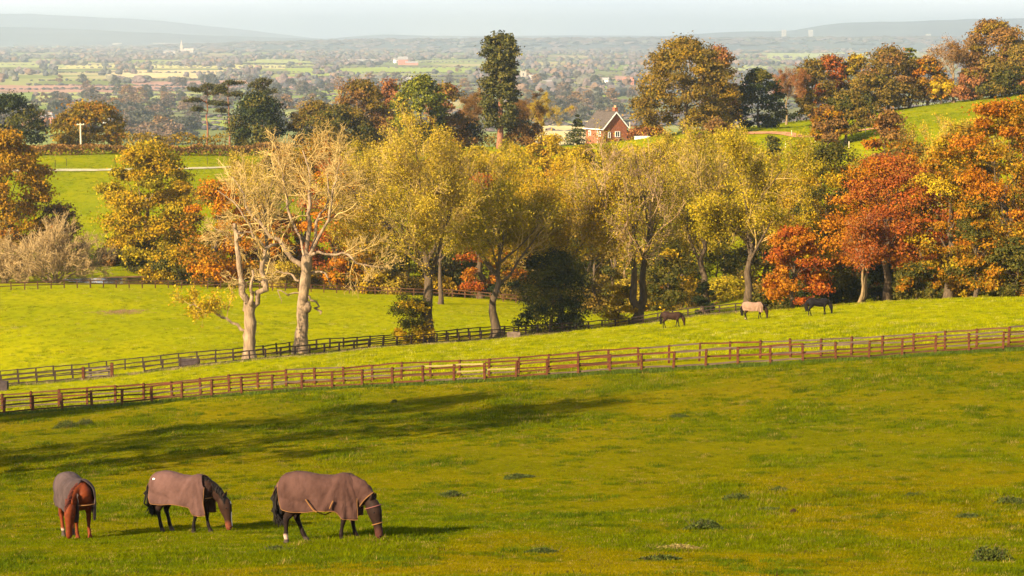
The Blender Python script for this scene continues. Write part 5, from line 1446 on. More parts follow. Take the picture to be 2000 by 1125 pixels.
# water troughs by the dark fence
def trough(u, Y, w, d, h, mat, label):
    p = spot(u, Y)
    root = empty('water_trough', p); tag(root, label, 'trough')
    t = .06
    link('tank', MB().box(-w/2, w/2, -d/2, -d/2 + t, -.1, h).box(-w/2, w/2, d/2 - t, d/2, -.1, h).box(-w/2, -w/2 + t, -d/2 + t, d/2 - t, -.1, h).box(w/2 - t, w/2, -d/2 + t, d/2 - t, -.1, h).mesh('tank', mat), root)
    link('water', MB().box(-w/2 + t, w/2 - t, -d/2 + t, d/2 - t, 0, h * .8).mesh('water', M_GLASS), root)
M_TROUGH = mat_plain('dark_trough', (.05, .035, .035), .7, .3, 3, .1)
M_TROUGHB = mat_plain('brown_trough', (.16, .11, .08), .8, .3, 3, .1)
trough(2, 216.5, 1.3, .8, .95, M_TROUGH, 'dark water trough at the left edge by the dark fence')
trough(370, 222.5, 2.0, .8, .75, M_TROUGH, 'dark water trough behind the fence left of the dead tree')
trough(1003, 242.5, 1.4, .8, .65, M_TROUGHB, 'brown box trough by the fence near the leaning tree')

# ------------------------------------------------------------------ cottage
def cottage():
    p = spot(1184, 560)
    root = empty('cottage', p, R(-62)); tag(root, 'red brick cottage with white-edged gable and brown tiled roof', 'cottage')
    # local frame: ridge along x, gable front at +x
    W, L, EH, RH = 6.4, 8.8, 4.3, 3.5
    def wall_prism():
        y = W / 2; x = L / 2
        v = [(x, -y, -1), (x, y, -1), (x, y, EH), (x, 0, EH + RH), (x, -y, EH), (-x, -y, -1), (-x, y, -1), (-x, y, EH), (-x, 0, EH + RH), (-x, -y, EH)]
        mb = MB(); mb.add(v, [(0, 1, 2, 4), (1, 6, 7, 2), (5, 0, 4, 9), (6, 5, 9, 7)]); mb.add(v, [(4, 2, 3), (7, 9, 8)])
        return mb
    link('wall', wall_prism().mesh('wall', M_BRICK), root)
    M_TILE = mat_plain('brown_roof_tiles', (.080, .064, .056), .9, .35, 1.6, .4, 10, (1, 5, 1))
    def roof_side(s):
        x = L / 2 + .42; y = W / 2 + .45; drop = .45 * RH / (W / 2); t = .16
        a = np.array([(-x, s * y, EH - drop), (x, s * y, EH - drop), (x, 0, EH + RH), (-x, 0, EH + RH)]) + np.array([0, 0, .05])
        b = a + np.array([0, 0, t])
        v = np.concatenate([a, b])
        return MB().add(v, [(0, 1, 2, 3), (4, 5, 6, 7), (0, 1, 5, 4), (1, 2, 6, 5), (3, 0, 4, 7)])
    for s in (-1, 1): link('roof', roof_side(s).mesh('roof', M_TILE), root)
    # courses of tiles and ridge
    link('ridge_tiles', MB().add(*tubes(np.array([(-L/2 - .42, 0, EH + RH + .2), (0, 0, EH + RH + .2), (L/2 + .42, 0, EH + RH + .2)]), np.array([.14] * 3), 6)).mesh('ridge_tiles', M_TILE), root)
    for s in (-1, 1):
        x = L / 2 + .44; y = W / 2 + .5; drop = .5 * RH / (W / 2)
        lo = np.array([(x, s * y, EH - drop), (x, 0, EH + RH)])
        v = [(x, s * y, EH - drop - .12), (x, 0, EH + RH - .12), (x, 0, EH + RH + .24), (x, s * y, EH - drop + .24), (x + .07, s * y, EH - drop - .12), (x + .07, 0, EH + RH - .12), (x + .07, 0, EH + RH + .24), (x + .07, s * y, EH - drop + .24)]
        link('bargeboard', MB().add(v, [(0, 1, 2, 3), (4, 5, 6, 7), (0, 1, 5, 4), (3, 2, 6, 7), (0, 4, 7, 3)]).mesh('bargeboard', M_WHITE), root)
    link('gutter', MB().box(-L/2 - .4, L/2 + .4, -W/2 - .60, -W/2 - .46, EH - .62, EH - .42).mesh('gutter', M_WHITE), root)
    ch = link('chimney', MB().box(-.55, .55, -.4, .4, 0, 2.0).box(-.62, .62, -.47, .47, 2.0, 2.18).mesh('chimney', M_BRICK), root, (L / 2 - 1.1, .5, EH + RH - 1.0))
    for k in (-.28, .28): link('chimney_pot', MB().add(*tubes(np.array([(0, 0, 0), (0, 0, .25), (0, 0, .5)]), np.array([.16, .13, .15]), 8)).mesh('chimney_pot', mat_plain('buff_clay', (.55, .32, .16), .8, .1)), ch, (k, 0, 2.18))
    def window(loc, rz, w, h, lights):
        o = link('window', MB().box(-w/2, w/2, -.03, .03, -h/2, h/2).mesh('window', M_GLASS), root, loc, (0, 0, rz))
        f = MB(); t = .11
        f.box(-w/2 - t, w/2 + t, -.08, .05, h/2, h/2 + t).box(-w/2 - t, w/2 + t, -.12, .05, -h/2 - t, -h/2)
        for i in range(lights + 1):
            x = -w/2 + w * i / lights; e = t if i in (0, lights) else t * .6
            f.box(x - (e if i == 0 else e / 2), x + (e if i == lights else e / 2), -.07, .05, -h/2, h/2)
        link('frame', f.mesh('frame', M_WHITE), o)
    window((L / 2 + .035, .55, 2.6), R(90), 1.15, 1.15, 2)
    window((L / 2 + .035, -1.75, 2.45), R(90), .5, 1.25, 1)
    window((L / 2 - 1.9, -W / 2 - .035, 2.6), 0, .6, 1.1, 1)
    window((-L / 2 + 2.0, -W / 2 - .035, 2.6), 0, .9, 1.1, 2)
    link('downpipe', MB().add(*tubes(np.array([(0, 0, -1), (0, 0, 2), (0, 0, EH - .4)]), np.array([.07] * 3), 6)).mesh('downpipe', M_WHITE), root, (L/2 - 3.0, -W/2 - .12, 0))
    # lean-to with black boarded end
    M_BLACK = mat_plain('black_boards', (.022, .022, .028), .8, .3, 4, .2)
    y0, y1 = W / 2, W / 2 + 2.6
    v = [(L/2 - 1.2, y0, -1), (L/2 - 1.2, y1, -1), (L/2 - 1.2, y1, 1.9), (L/2 - 1.2, y0, 4.4), (-L/2, y0, -1), (-L/2, y1, -1), (-L/2, y1, 1.9), (-L/2, y0, 4.4)]
    link('lean_to', MB().add(v, [(0, 1, 2, 3), (1, 5, 6, 2), (5, 4, 7, 6), (3, 2, 6, 7)]).mesh('lean_to', M_BLACK), root)
    # timber porch on the gable
    M_OAKW = mat_plain('porch_timber', (.30, .19, .10), .8, .25, 4, .2)
    pr = link('porch', MB().box(0, 1.3, -1.0, 1.0, 1.55, 1.67).mesh('porch', M_OAKW), root, (L / 2 + .01, 1.0, 0))
    for s in (-.9, .9): link('porch_post', MB().box(1.1, 1.22, s - .06, s + .06, -1, 1.55).mesh('porch_post', M_OAKW), pr)
    link('porch_bench', MB().box(.2, .6, -.8, .8, .35, .45).box(.1, .18, -.8, .8, .3, .95).mesh('porch_bench', M_OAKW), pr)
cottage()
hb = None
def stone_block():
    p = spot(1254, 505)
    root = link('feed_store', MB().box(-1.5, 1.5, -.8, .8, -.3, .9).box(-1.6, 1.6, -.9, .9, .9, 1.0).mesh('feed_store', M_WHITE), None, p, (0, 0, .2))
    tag(root, 'low white box in the grass right of the cottage', 'box')
stone_block()
# poles
def pole(u, Y, vtop, label, arm=True, mat=None, r=.14):
    p = spot(u, Y); H = at(u, vtop, Y)[2] - p.z
    root = empty('utility_pole', p); tag(root, label, 'pole')
    link('mast', MB().add(*tubes(np.array([(0, 0, -.5), (0, 0, H / 2), (0, 0, H)]), np.array([r * 1.2, r * 1.1, r]), 7)).mesh('mast', mat), root)
    if arm:
        link('crossarm', MB().box(-.9, .9, -.18, -.06, H - .35, H - .2).mesh('crossarm', mat), root)
        for x in (-.75, .75): link('insulator', MB().add(*tubes(np.array([(x, -.12, H - .2), (x, -.12, H - .1), (x, -.12, H)]), np.array([.05, .07, .03]), 6)).mesh('insulator', M_WHITE), root)
    return root, H
M_POLE = mat_plain('pale_pole', (.62, .50, .34), .8, .12, 2, 0)
pole(158, 560, 241, 'pale utility pole in front of the orange oak', True, M_POLE, .17)
pole(1230, 545, 238, 'thin pale pole right of the cottage', False, M_POLE, .09)
def wire():
    a = spot(158, 560); a = Vector((a.x, a.y, at(158, 242, 560)[2]))
    b = Vector((at(420, 250, 700)[0], 700, at(420, 250, 700)[2]))
    t = np.linspace(0, 1, 24)[:, None]
    for k, dx in enumerate((-.75, .75)):
        P = np.array(a) + (np.array(b) - np.array(a)) * t; P[:, 2] -= 2.2 * np.sin(np.pi * t[:, 0]); P[:, 0] += dx; P[:, 1] -= .12
        o = link('power_line', MB().add(*tubes(P, np.full(24, .022), 4)).mesh('power_line', mat_plain('wire_grey', (.3, .3, .3), .5, 0, 1, 0)))
        tag(o, ('nearer', 'farther')[k] + ' overhead wire leaving the pale utility pole', 'wire')
wire()
# white marker posts and rails in the hill field, thin stakes along the track
_stk = [(1512, 455), (1534, 452), (1546, 470), (1592, 446), (1610, 448), (1658, 425), (1690, 440)]
for k, (u, Y) in enumerate(_stk):
    p = spot(u, Y)
    o = link('stake', post_mesh(.11, 1.3, M_POLE, 400 + k), None, p); tag(o, 'pale stake number %d from the left in the hill field' % (k + 1) if False else 'thin pale stake in the hill field near the red track', 'stake', 'stakes in the hill field')
for k, (u, Y) in enumerate([(108, 486), (130, 489), (405, 492), (445, 494), (225, 492), (330, 493)]):
    p = spot(u, Y)
    o = link('stake', post_mesh(.10, 1.5, WOOD_DARK, 420 + k), None, p); tag(o, 'thin dark stake beside the pale farm track', 'stake', 'stakes beside the farm track')
# ------------------------------------------------------------------ horses
def loft(mb, rings, k=14, sides=None):
    """rings: (x, y, z, side radius, in-plane radius)"""
    A = np.array(rings, float)
    P = A[:, :3]
    T = np.gradient(P, axis=0); T = norm(T)
    s0 = np.tile(np.array([0., 1, 0]), (len(A), 1)) if sides is None else sides
    side = norm(s0 - T * (T * s0).sum(1, keepdims=True))
    up = np.cross(T, side)
    th = np.arange(k) * 2 * np.pi / k
    V = P[:, None] + side[:, None] * (A[:, 3, None] * np.cos(th))[..., None] + up[:, None] * (A[:, 4, None] * np.sin(th))[..., None]
    n = len(A)
    idx = np.arange(n * k).reshape(n, k)
    F = np.stack([idx[:-1], np.roll(idx, -1, 1)[:-1], np.roll(idx, -1, 1)[1:], idx[1:]], -1).reshape(-1, 4)
    Va = V.reshape(-1, 3)
    base = mb.n
    mb.add(np.concatenate([Va, P[:1], P[-1:]]), F)
    caps = [((j + 1) % k, j, n * k) for j in range(k)] + [((n - 1) * k + j, (n - 1) * k + (j + 1) % k, n * k + 1) for j in range(k)]
    mb.f.append(np.array(caps) + base); mb.mi.append(np.zeros(len(caps), np.int32))

BODY = [(-1.0,0,1.30,.07,.09),(-.95,0,1.27,.17,.21),(-.86,0,1.235,.245,.29),(-.70,0,1.215,.29,.345),(-.48,0,1.20,.30,.345),(-.20,0,1.15,.305,.335),(.10,0,1.12,.315,.355),(.38,0,1.14,.29,.395),(.58,0,1.18,.25,.365),(.74,0,1.16,.21,.28),(.82,0,1.13,.165,.21),(.865,0,1.11,.09,.12)]
NECK = [(.42,0,1.27,.17,.28),(.62,0,1.25,.15,.27),(.78,0,1.15,.135,.235),(.91,0,1.02,.120,.200),(1.01,0,.90,.095,.165),(1.07,0,.81,.085,.14)]
HEAD = [(1.045,0,.95,.06,.07),(1.065,0,.88,.105,.13),(1.09,0,.77,.122,.170),(1.12,0,.65,.120,.165),(1.145,0,.52,.100,.132),(1.165,0,.40,.082,.104),(1.178,0,.29,.072,.090),(1.185,0,.20,.074,.090),(1.182,0,.12,.072,.084),(1.175,0,.06,.048,.055)]
FORE = [(.60,.14,1.10,.13,.19),(.55,.165,.92,.105,.135),(.53,.165,.76,.075,.090),(.535,.16,.62,.056,.062),(.54,.155,.53,.058,.060),(.54,.155,.47,.050,.052),(.535,.15,.36,.038,.040),(.535,.15,.25,.038,.042),(.545,.15,.18,.046,.050),(.565,.15,.115,.040,.043),(.58,.15,.07,.050,.056),(.595,.15,.0,.060,.070)]
HIND = [(-.62,.15,1.16,.15,.27),(-.57,.175,.98,.135,.22),(-.61,.18,.83,.105,.15),(-.70,.175,.70,.075,.105),(-.775,.165,.59,.056,.080),(-.785,.16,.52,.055,.068),(-.765,.158,.43,.044,.050),(-.745,.155,.31,.040,.044),(-.735,.15,.19,.048,.053),(-.71,.15,.12,.042,.045),(-.695,.15,.07,.052,.058),(-.68,.15,.0,.062,.072)]

def bend_neck(P, yaw):
    """turn neck and head about the withers"""
    P = np.asarray(P, float).copy()
    if yaw:
        w = smooth(.42, .85, P[:, 0]) * yaw
        dx, dy = P[:, 0] - .45, P[:, 1].copy()
        P[:, 0] = .45 + dx * np.cos(w) - dy * np.sin(w)
        P[:, 1] = dx * np.sin(w) + dy * np.cos(w)
    return P

def leg(rings, side, dx, dz, dy=0.0):
    A = np.array(rings, float)
    A[:, 1] *= side
    A[:, 3:] *= 1.14
    k = np.clip(1 - A[:, 2] / .95, 0, 1)
    A[:, 0] += dx * k ** 1.15
    A[:, 1] += dy * k
    A[:, 2] += dz * k
    return A

M_COAT = mat_attr('horse_coat', .6, .07, .12, 60, .25, 9)
M_HAIR = mat_plain('black_horse_hair', (.012, .009, .008), .55, .3, 20, .2, 60, (4, 4, 1))
M_HAIRB = mat_plain('dark_red_horse_hair', (.07, .018, .012), .55, .3, 20, .2, 60, (4, 4, 1))
M_EYE = mat_plain('horse_eye', (.006, .004, .003), .08, 0, 1, 0, spec=.6)
def mat_rug(name, c1, c2):
    m = mat_plain(name, c1, .9, .2, 2.6, .45, 6, (1.2, 1, .8), .1, col2=c2)
    return m
M_TRIM = mat_plain('tan_rug_trim', (.16, .075, .028), .8, .2, 6, 0)
M_STRAP = mat_plain('brown_strap', (.20, .09, .03), .8, .2, 6, 0)

def coat_cols(P, kind):
    n = len(P); z = P[:, 2]; x = P[:, 0]
    c = np.empty((n, 3))
    if kind == 'chestnut':
        c[:] = (.120, .024, .007)
        low = smooth(.5, .15, z); c = c * (1 - .25 * low[:, None]) + np.array((.15, .036, .010)) * .25 * low[:, None]
    elif kind == 'black':
        c[:] = (.008, .006, .006)
    elif kind == 'bay':
        c[:] = (.030, .014, .009)
        low = smooth(.75, .45, z) * (np.abs(x) < 1.0); c = c * (1 - low[:, None]) + np.array((.010, .007, .006)) * low[:, None]
    else:
        c[:] = (.020, .010, .007)
        low = smooth(.8, .5, z) * (x < .95); c = c * (1 - .5 * low[:, None]) + np.array((.008, .006, .006)) * .5 * low[:, None]
    return c

RUGW = ([-1.03,-.98,-.88,-.65,-.2,.2,.45,.62,.78,.92,.97], [.17,.25,.315,.345,.35,.36,.345,.315,.28,.22,.16])
RUGT = ([-1.03,-.98,-.88,-.65,-.45,-.1,.2,.42,.60,.74,.86,.97], [1.36,1.46,1.535,1.59,1.585,1.525,1.52,1.585,1.575,1.50,1.42,1.36])
def rug_surface(xs, hem, phi0, seed, fold=.030):
    """one side of a rug: rows along the body, columns from spine to hem"""
    rg = np.random.default_rng(seed)
    na, nd = 12, 14
    G = []
    for x in xs:
        w = np.interp(x, *RUGW); top = np.interp(x, *RUGT); zc = 1.17; h = hem(x); p0 = phi0(x)
        row = []
        for i in range(na):
            p = p0 + (math.pi / 2 - p0) * i / na
            row.append((x, w * math.sin(p) ** .85, zc + (top - zc) * max(math.cos(p), 0) ** .9, 0.15 * i / na))
        for i in range(nd + 1):
            s = i / nd
            row.append((x, w * (1 - .02 * s - .06 * s * s), zc + (h - zc) * s, .15 + .85 * s))
        G.append(row)
    return np.array(G)
def fold_offset(G, side, seed, fold):
    x, z, k = G[..., 0], G[..., 2], G[..., 3]
    ang = np.arctan2(x - .50, 1.72 - z)
    env = smooth(-.15, .25, x) * (1 - .35 * smooth(.7, .95, x))
    f = fold * env * (np.sin(ang * 15 + seed) * .6 + np.sin(ang * 29 + seed * 2) * .4) * (.35 + .65 * k)
    f += .024 * k * (np.sin(x * 7 + seed) + .6 * np.sin(x * 17 + z * 6 + seed * 3))
    f += .018 * np.sin(z * 16 + x * 5 + side) * smooth(0.0, .5, k) * smooth(.1, -.5, x)
    return f

def horse(label, u, Y, heading, coat, legs, neck_yaw=0.0, rug=None, scale=1.0, voxel=.02, markings=(), neck_cover=False, hair=M_HAIR, seed=1, head_band=False, tail=True, rug_mat=None, trim=None, reach=0.0):
    p = spot(u, Y)
    root = empty('horse', p, heading); root.scale = (scale, scale, scale)
    tag(root, label, 'horse')
    ch, sh = math.cos(heading), math.sin(heading)
    def gnd(lx, ly):
        wx = p.x + (lx * ch - ly * sh) * scale; wy = p.y + (lx * sh + ly * ch) * scale
        return (gz(wx, wy) - p.z) / scale
    mb = MB()
    loft(mb, BODY, 18)
    def nk(R):
        A = np.array(R, float); A[:, :3] = bend_neck(A[:, :3], neck_yaw); return A
    mz = bend_neck(np.array([[1.18, 0, .08]]), neck_yaw)[0]
    hz = gnd(mz[0], mz[1])
    def drop(A):
        A = np.array(A, float); k = smooth(.5, 1.05, A[:, 0]); A[:, 2] += (hz + .0) * k; return A
    HD = np.array(HEAD); HD[:, 3] *= 1.12; HD[:, 4] *= 1.1
    NE = np.array(NECK); NE[:, 0] += reach * smooth(.55, 1.05, NE[:, 0]); HD[:, 0] += reach + reach * .8 * (.93 - HD[:, 2])
    N1, H1 = nk(drop(NE)), nk(drop(HD))
    def yaw_sides(R0):
        w = smooth(.42, .85, np.array(R0)[:, 0]) * neck_yaw
        return np.stack([-np.sin(w), np.cos(w), np.zeros_like(w)], 1)
    loft(mb, N1, 14, yaw_sides(NECK)); loft(mb, H1, 14, yaw_sides(HEAD))
    NS = yaw_sides(NECK)
    for (kind, side, dx) in legs:
        R0 = FORE if kind == 'f' else HIND
        hx = R0[-1][0] + dx; g = gnd(hx, side * .15)
        loft(mb, leg(R0, side, dx, g - .01), 10)
    tmp = link('tmp', mb.mesh('tmp', M_COAT))
    md = tmp.modifiers.new('r', 'REMESH'); md.mode = 'VOXEL'; md.voxel_size = voxel
    ms = tmp.modifiers.new('s', 'SMOOTH'); ms.factor = .5; ms.iterations = 4
    dg = bpy.context.evaluated_depsgraph_get()
    me = bpy.data.meshes.new_from_object(tmp.evaluated_get(dg))
    bpy.data.objects.remove(tmp)
    n = len(me.vertices); co = np.empty(n * 3, np.float32); me.vertices.foreach_get('co', co); P = co.reshape(-1, 3).astype(float)
    c = coat_cols(P, coat)
    gz_l = np.array([0.0])
    for fn in markings: c = fn(P, c, H1)
    hoof = smooth(.085, .06, P[:, 2] - np.minimum(0, 0)) * (np.abs(P[:, 0]) < .95)
    c = c * (1 - hoof[:, None]) + np.array((.05, .035, .03)) * hoof[:, None]
    me.materials.clear(); me.materials.append(M_COAT)
    a = me.color_attributes.new('Col', 'FLOAT_COLOR', 'POINT')
    a.data.foreach_set('color', np.concatenate([c, np.ones((n, 1))], 1).astype(np.float32).ravel())
    me.polygons.foreach_set('use_smooth', np.ones(len(me.polygons), bool))
    me.name = 'body'
    link('body', me, root)
    # head details
    D = norm((H1[4, :3] - H1[1, :3])[None])[0]
    S = np.array([-math.sin(neck_yaw), math.cos(neck_yaw), 0]); Fw = np.cross(S, D); Fw = Fw if Fw[0] * math.cos(neck_yaw) + Fw[1] * math.sin(neck_yaw) > 0 else -Fw
    poll = H1[1, :3]
    for s in (-1, 1):
        b0 = poll + S * s * .055 - D * .02 + Fw * .02
        tip = b0 - D * .15 + Fw * .10 + S * s * .035
        e = MB(); 
        V, F = tubes(np.array([b0, b0 * .55 + tip * .45 + S * s * .012, b0 * .2 + tip * .8, tip]), np.array([.034, .042, .022, .003]), 7)
        e.add(V, F, coat_cols(V, coat) * .9)
        link('ear', e.mesh('ear', M_COAT, True, True), root)
        ec = H1[3, :3] + S * s * .108 + Fw * .06
        link('eye', MB().add(*tubes(np.array([ec - D * .022, ec - D * .014, ec, ec + D * .014, ec + D * .022]), np.array([.004, .018, .024, .018, .004]), 8)).mesh('eye', M_EYE, True), root)
        nc = H1[8, :3] + S * s * .058 + Fw * .058
        link('nostril', MB().add(*tubes(np.array([nc - D * .02, nc, nc + D * .02]), np.array([.006, .016, .006]), 6)).mesh('nostril', M_EYE, True), root)
    rg = np.random.default_rng(seed)
    # mane and forelock
    crest = []
    upv = np.array([0, 0, 1.0])
    for i in range(len(N1)):
        T = norm(np.gradient(N1[:, :3], axis=0))[i]
        sd = norm((np.array([-math.sin(neck_yaw * .7), math.cos(neck_yaw * .7), 0]))[None])[0]
        up2 = np.cross(T, sd); up2 = up2 if up2[2] > 0 else -up2
        crest.append(N1[i, :3] + up2 * N1[i, 4] * .97)
    crest = np.array(crest)
    if not neck_cover:
        m = 70; t = rg.uniform(.8, len(crest) - 1.02, m); i = t.astype(int); f = (t - i)[:, None]
        b = crest[i] * (1 - f) + crest[i + 1] * f
        sd = np.array([0, -1.0, 0])
        Pm = np.stack([b, b + np.array([0, -.05, .01]) + rg.normal(size=(m, 3)) * .01, b + np.array([0, -.11, -.07]) + rg.normal(size=(m, 3)) * .015, b + np.array([.02, -.12, -.17]) + rg.normal(size=(m, 3)) * .02], 1)
        link('mane', MB().add(*tubes(Pm, np.tile([.014, .016, .012, .004], (m, 1)), 4)).mesh('mane', hair, True), root)
    m = 14
    b = poll - D * .01 + Fw * .06 + rg.normal(size=(m, 3)) * .015
    Pm = np.stack([b, b + D * .07 + Fw * .05, b + D * .16 + Fw * .05 + rg.normal(size=(m, 3)) * .012], 1)
    link('forelock', MB().add(*tubes(Pm, np.tile([.013, .013, .004], (m, 1)), 4)).mesh('forelock', hair, True), root)
    if head_band:
        for q in (2, 5):
            th = np.linspace(0, 2 * np.pi, 17)
            cpt, T = H1[q, :3], D
            ring = cpt + S * (H1[q, 3] + .012) * np.cos(th)[:, None] + Fw * (H1[q, 4] + .012) * np.sin(th)[:, None]
            link('headcollar', MB().add(*tubes(ring, np.full(17, .013), 5)).mesh('headcollar', M_STRAP if q == 5 else mat_plain('pink_band', (.16, .06, .05), .7, .1, 1, 0), True), root)
    # tail
    m = 90
    d0 = np.array([-.985, 0, 1.33]) + rg.normal(size=(m, 3)) * np.array([.012, .03, .02])
    zl = rg.uniform(.36, .55, m)
    Pt = np.stack([d0, d0 + np.array([-.07, 0, -.12]) + rg.normal(size=(m, 3)) * .012, np.stack([-1.08 + rg.normal(size=m) * .05, rg.normal(size=m) * .07, np.full(m, .95)], 1), np.stack([-1.05 + rg.normal(size=m) * .065, rg.normal(size=m) * .085, np.full(m, .68)], 1), np.stack([-1.01 + rg.normal(size=m) * .075, rg.normal(size=m) * .08, zl - .05], 1)], 1)
    link('tail', MB().add(*tubes(Pt, np.tile([.028, .03, .032, .026, .006], (m, 1)), 5)).mesh('tail', hair, True), root)
    # rug
    if rug:
        hem_z, x_back, x_front, flap = rug
        xs = np.concatenate([np.linspace(x_back, .56, 34), np.linspace(.585, x_front, 9)])
        def hem(x):
            corner = .30 * smooth(x_back + .14, x_back, np.array(x)) ** 2
            return float(hem_z + corner + .03 * math.sin(x * 5 + seed) - (hem_z - flap) * smooth(.30, .52, np.array(x)))
        phi0 = lambda x: float(R(66) * smooth(.56, x_front, np.array(x)))
        ro = None
        allm = MB(); edges = []
        for s in (-1, 1):
            G = rug_surface(xs, hem, phi0, seed)
            off = fold_offset(G, s, seed + (s > 0) * 2, .060)
            off = np.maximum(off, -.022) + .006
            Q = np.stack([G[..., 0], s * (G[..., 1] + off * smooth(.0, .15, G[..., 3])), G[..., 2] + .004], -1)
            a_, b_ = Q.shape[:2]
            k = np.arange(a_ * b_).reshape(a_, b_)
            F = np.stack([k[:-1, :-1], k[1:, :-1], k[1:, 1:], k[:-1, 1:]], -1).reshape(-1, 4)
            if s > 0: F = F[:, ::-1]
            allm.add(Q, F)
            edges.append(np.concatenate([Q[0, :, :], Q[1:, -1, :], Q[-1, ::-1, :][1:]]))
        me2 = allm.mesh('rug', rug_mat, True)
        bm = bmesh.new(); bm.from_mesh(me2); bmesh.ops.remove_doubles(bm, verts=bm.verts, dist=.006); bm.to_mesh(me2); bm.free()
        ro = link('rug', me2, root)
        so = ro.modifiers.new('thickness', 'SOLIDIFY'); so.thickness = .014; so.offset = 1
        if trim:
            for E in edges:
                link('trim', MB().add(*tubes(E, np.full(len(E), .010), 5)).mesh('trim', trim, True), ro)
        # surcingle straps on the near side and a buckle strap at the chest
        def side_strap(pts, w, mat, sgn=-1):
            q = []
            for x, z in pts:
                wv = np.interp(x, *RUGW)
                q.append((x, sgn * (wv + .048), z))
            link('strap', MB().add(*tubes(np.array(q), np.full(len(q), w), 5)).mesh('strap', mat, True), ro)
        if trim and neck_cover:
            side_strap([(-.33, 1.04), (-.25, .92), (-.16, .80), (-.08, hem_z + .02)], .018, M_STRAP)
            link('strap', MB().add(*tubes(np.array([(-.08, -.33, hem_z), (.05, -.16, hem_z - .09), (.15, .1, hem_z - .07), (.25, .3, hem_z)]), np.full(4, .014), 5)).mesh('strap', M_STRAP, True), ro)
            side_strap([(.22, .84), (.26, .94), (.30, 1.02)], .016, M_STRAP)
        if trim and not neck_cover:
            for (x0, x1, z0, z1, cm) in ((-.82, -.75, 1.36, 1.42, M_WHITE), (-.86, -.825, 1.33, 1.38, M_EYE)):
                wv = np.interp(x0, *RUGW)
                yy = -(wv * .80 + .035)
                link('badge', MB().box(x0, x1, yy, yy + .05, z0, z1).mesh('badge', cm), ro)
        # chest strap
        th = np.linspace(-1.1, 1.1, 9)
        link('strap', MB().add(*tubes(np.stack([x_front - .06 + .12 * np.cos(th), .24 * np.sin(th), np.full(9, 1.0)], 1), np.full(9, .017), 5)).mesh('strap', M_STRAP, True), ro)
        # tail flap
        fl = np.array([[(x_back + .03, y, 1.40 - abs(y) * .8), (x_back - .06, y * 1.05, 1.30 - abs(y) * .6), (x_back - .115, y * 1.1, 1.16 - abs(y) * .3), (x_back - .12, y * 1.1, 1.05)] for y in np.linspace(-.13, .13, 7)])
        k = np.arange(28).reshape(7, 4)
        F = np.stack([k[:-1, :-1], k[1:, :-1], k[1:, 1:], k[:-1, 1:]], -1).reshape(-1, 4)
        fo = link('tail_flap', MB().add(fl, F).mesh('tail_flap', rug_mat, True), ro)
        fo.modifiers.new('thickness', 'SOLIDIFY').thickness = .012
        if neck_cover:
            c = N1[:, :3]
            t = np.linspace(.35, 3.7, 18); i = np.minimum(t.astype(int), len(N1) - 2); f = (t - i)[:, None]
            C = c[i] * (1 - f) + c[i + 1] * f; RR = N1[i, 3:] * (1 - f) + N1[i + 1, 3:] * f
            T = norm(np.gradient(C, axis=0)); s0 = NS[i] * (1 - f) + NS[i + 1] * f; sd = norm(s0 - T * (T * s0).sum(1, keepdims=True)); up2 = np.cross(T, sd)
            th = np.linspace(0, 2 * np.pi, 25)[:-1]
            sgn = np.sign(up2[:, 2:3]); up2 = up2 * sgn
            ru = RR[:, 1:2] + .035; rs = RR[:, 0:1] + .035
            sn = np.sin(th)[None, :]
            rad_u = np.where(sn < 0, ru * 1.18 + .02, ru)
            fo2 = 1 + .05 * np.sin(th * 5 + t[:, None] * 3.2) + .03 * np.sin(t[:, None] * 9)
            V = C[:, None] + sd[:, None] * (rs * np.cos(th)[None] * fo2)[..., None] + up2[:, None] * (rad_u * sn * fo2)[..., None]
            k = np.arange(18 * 24).reshape(18, 24)
            F = np.stack([k[:-1], np.roll(k, -1, 1)[:-1], np.roll(k, -1, 1)[1:], k[1:]], -1).reshape(-1, 4)
            nc = link('neck_cover', MB().add(V, F).mesh('neck_cover', rug_mat, True), ro)
            nc.modifiers.new('thickness', 'SOLIDIFY').thickness = .014
            E = np.concatenate([V[-1], V[-1][:1]])
            link('trim', MB().add(*tubes(E, np.full(len(E), .015), 5)).mesh('trim', M_TRIM, True), nc)
    return root

def muzzle_brown(col, z0=.30):
    def fn(P, c, H1):
        q = H1[8, :3]; d = np.linalg.norm(P - q, axis=1)
        k = smooth(.26, .10, d)[:, None] * .85
        return c * (1 - k) + np.array(col) * k
    return fn
def sock(side, x0, col=(.42, .28, .22), hi=.21):
    def fn(P, c, H1):
        k = ((P[:, 1] * side > .03) & (np.abs(P[:, 0] - x0) < .3)) * smooth(hi, hi - .07, P[:, 2])
        return c * (1 - k[:, None]) + np.array(col) * k[:, None]
    return fn
def blaze(w=.022):
    def fn(P, c, H1):
        a, b = H1[2, :3], H1[7, :3]; D = b - a; L = np.linalg.norm(D); D = D / L
        r = P - a; t = r @ D
        front = r - t[:, None] * D
        ax = np.array([H1[3, 0] - .45, H1[3, 1], 0]); ax = ax / np.linalg.norm(ax)
        S = np.array([-ax[1], ax[0], 0])
        k = ((front @ ax) > .05) * smooth(w, w * .5, np.abs(front @ S)) * (t > -.02) * (t < L + .04) * ((t < .05) | (t > L * .45))
        return c * (1 - k[:, None]) + np.array((.72, .62, .58)) * k[:, None]
    return fn
RUG_BROWN = mat_rug('brown_rug_canvas', (.046, .021, .016), (.086, .042, .033))
RUG_ROSE = mat_rug('rose_brown_rug_canvas', (.068, .034, .028), (.110, .056, .047))
RUG_GREY = mat_rug('grey_brown_rug_canvas', (.040, .026, .025), (.078, .052, .050))
RUG_TAN = mat_rug('tan_rug_canvas', (.20, .115, .075), (.27, .16, .105))

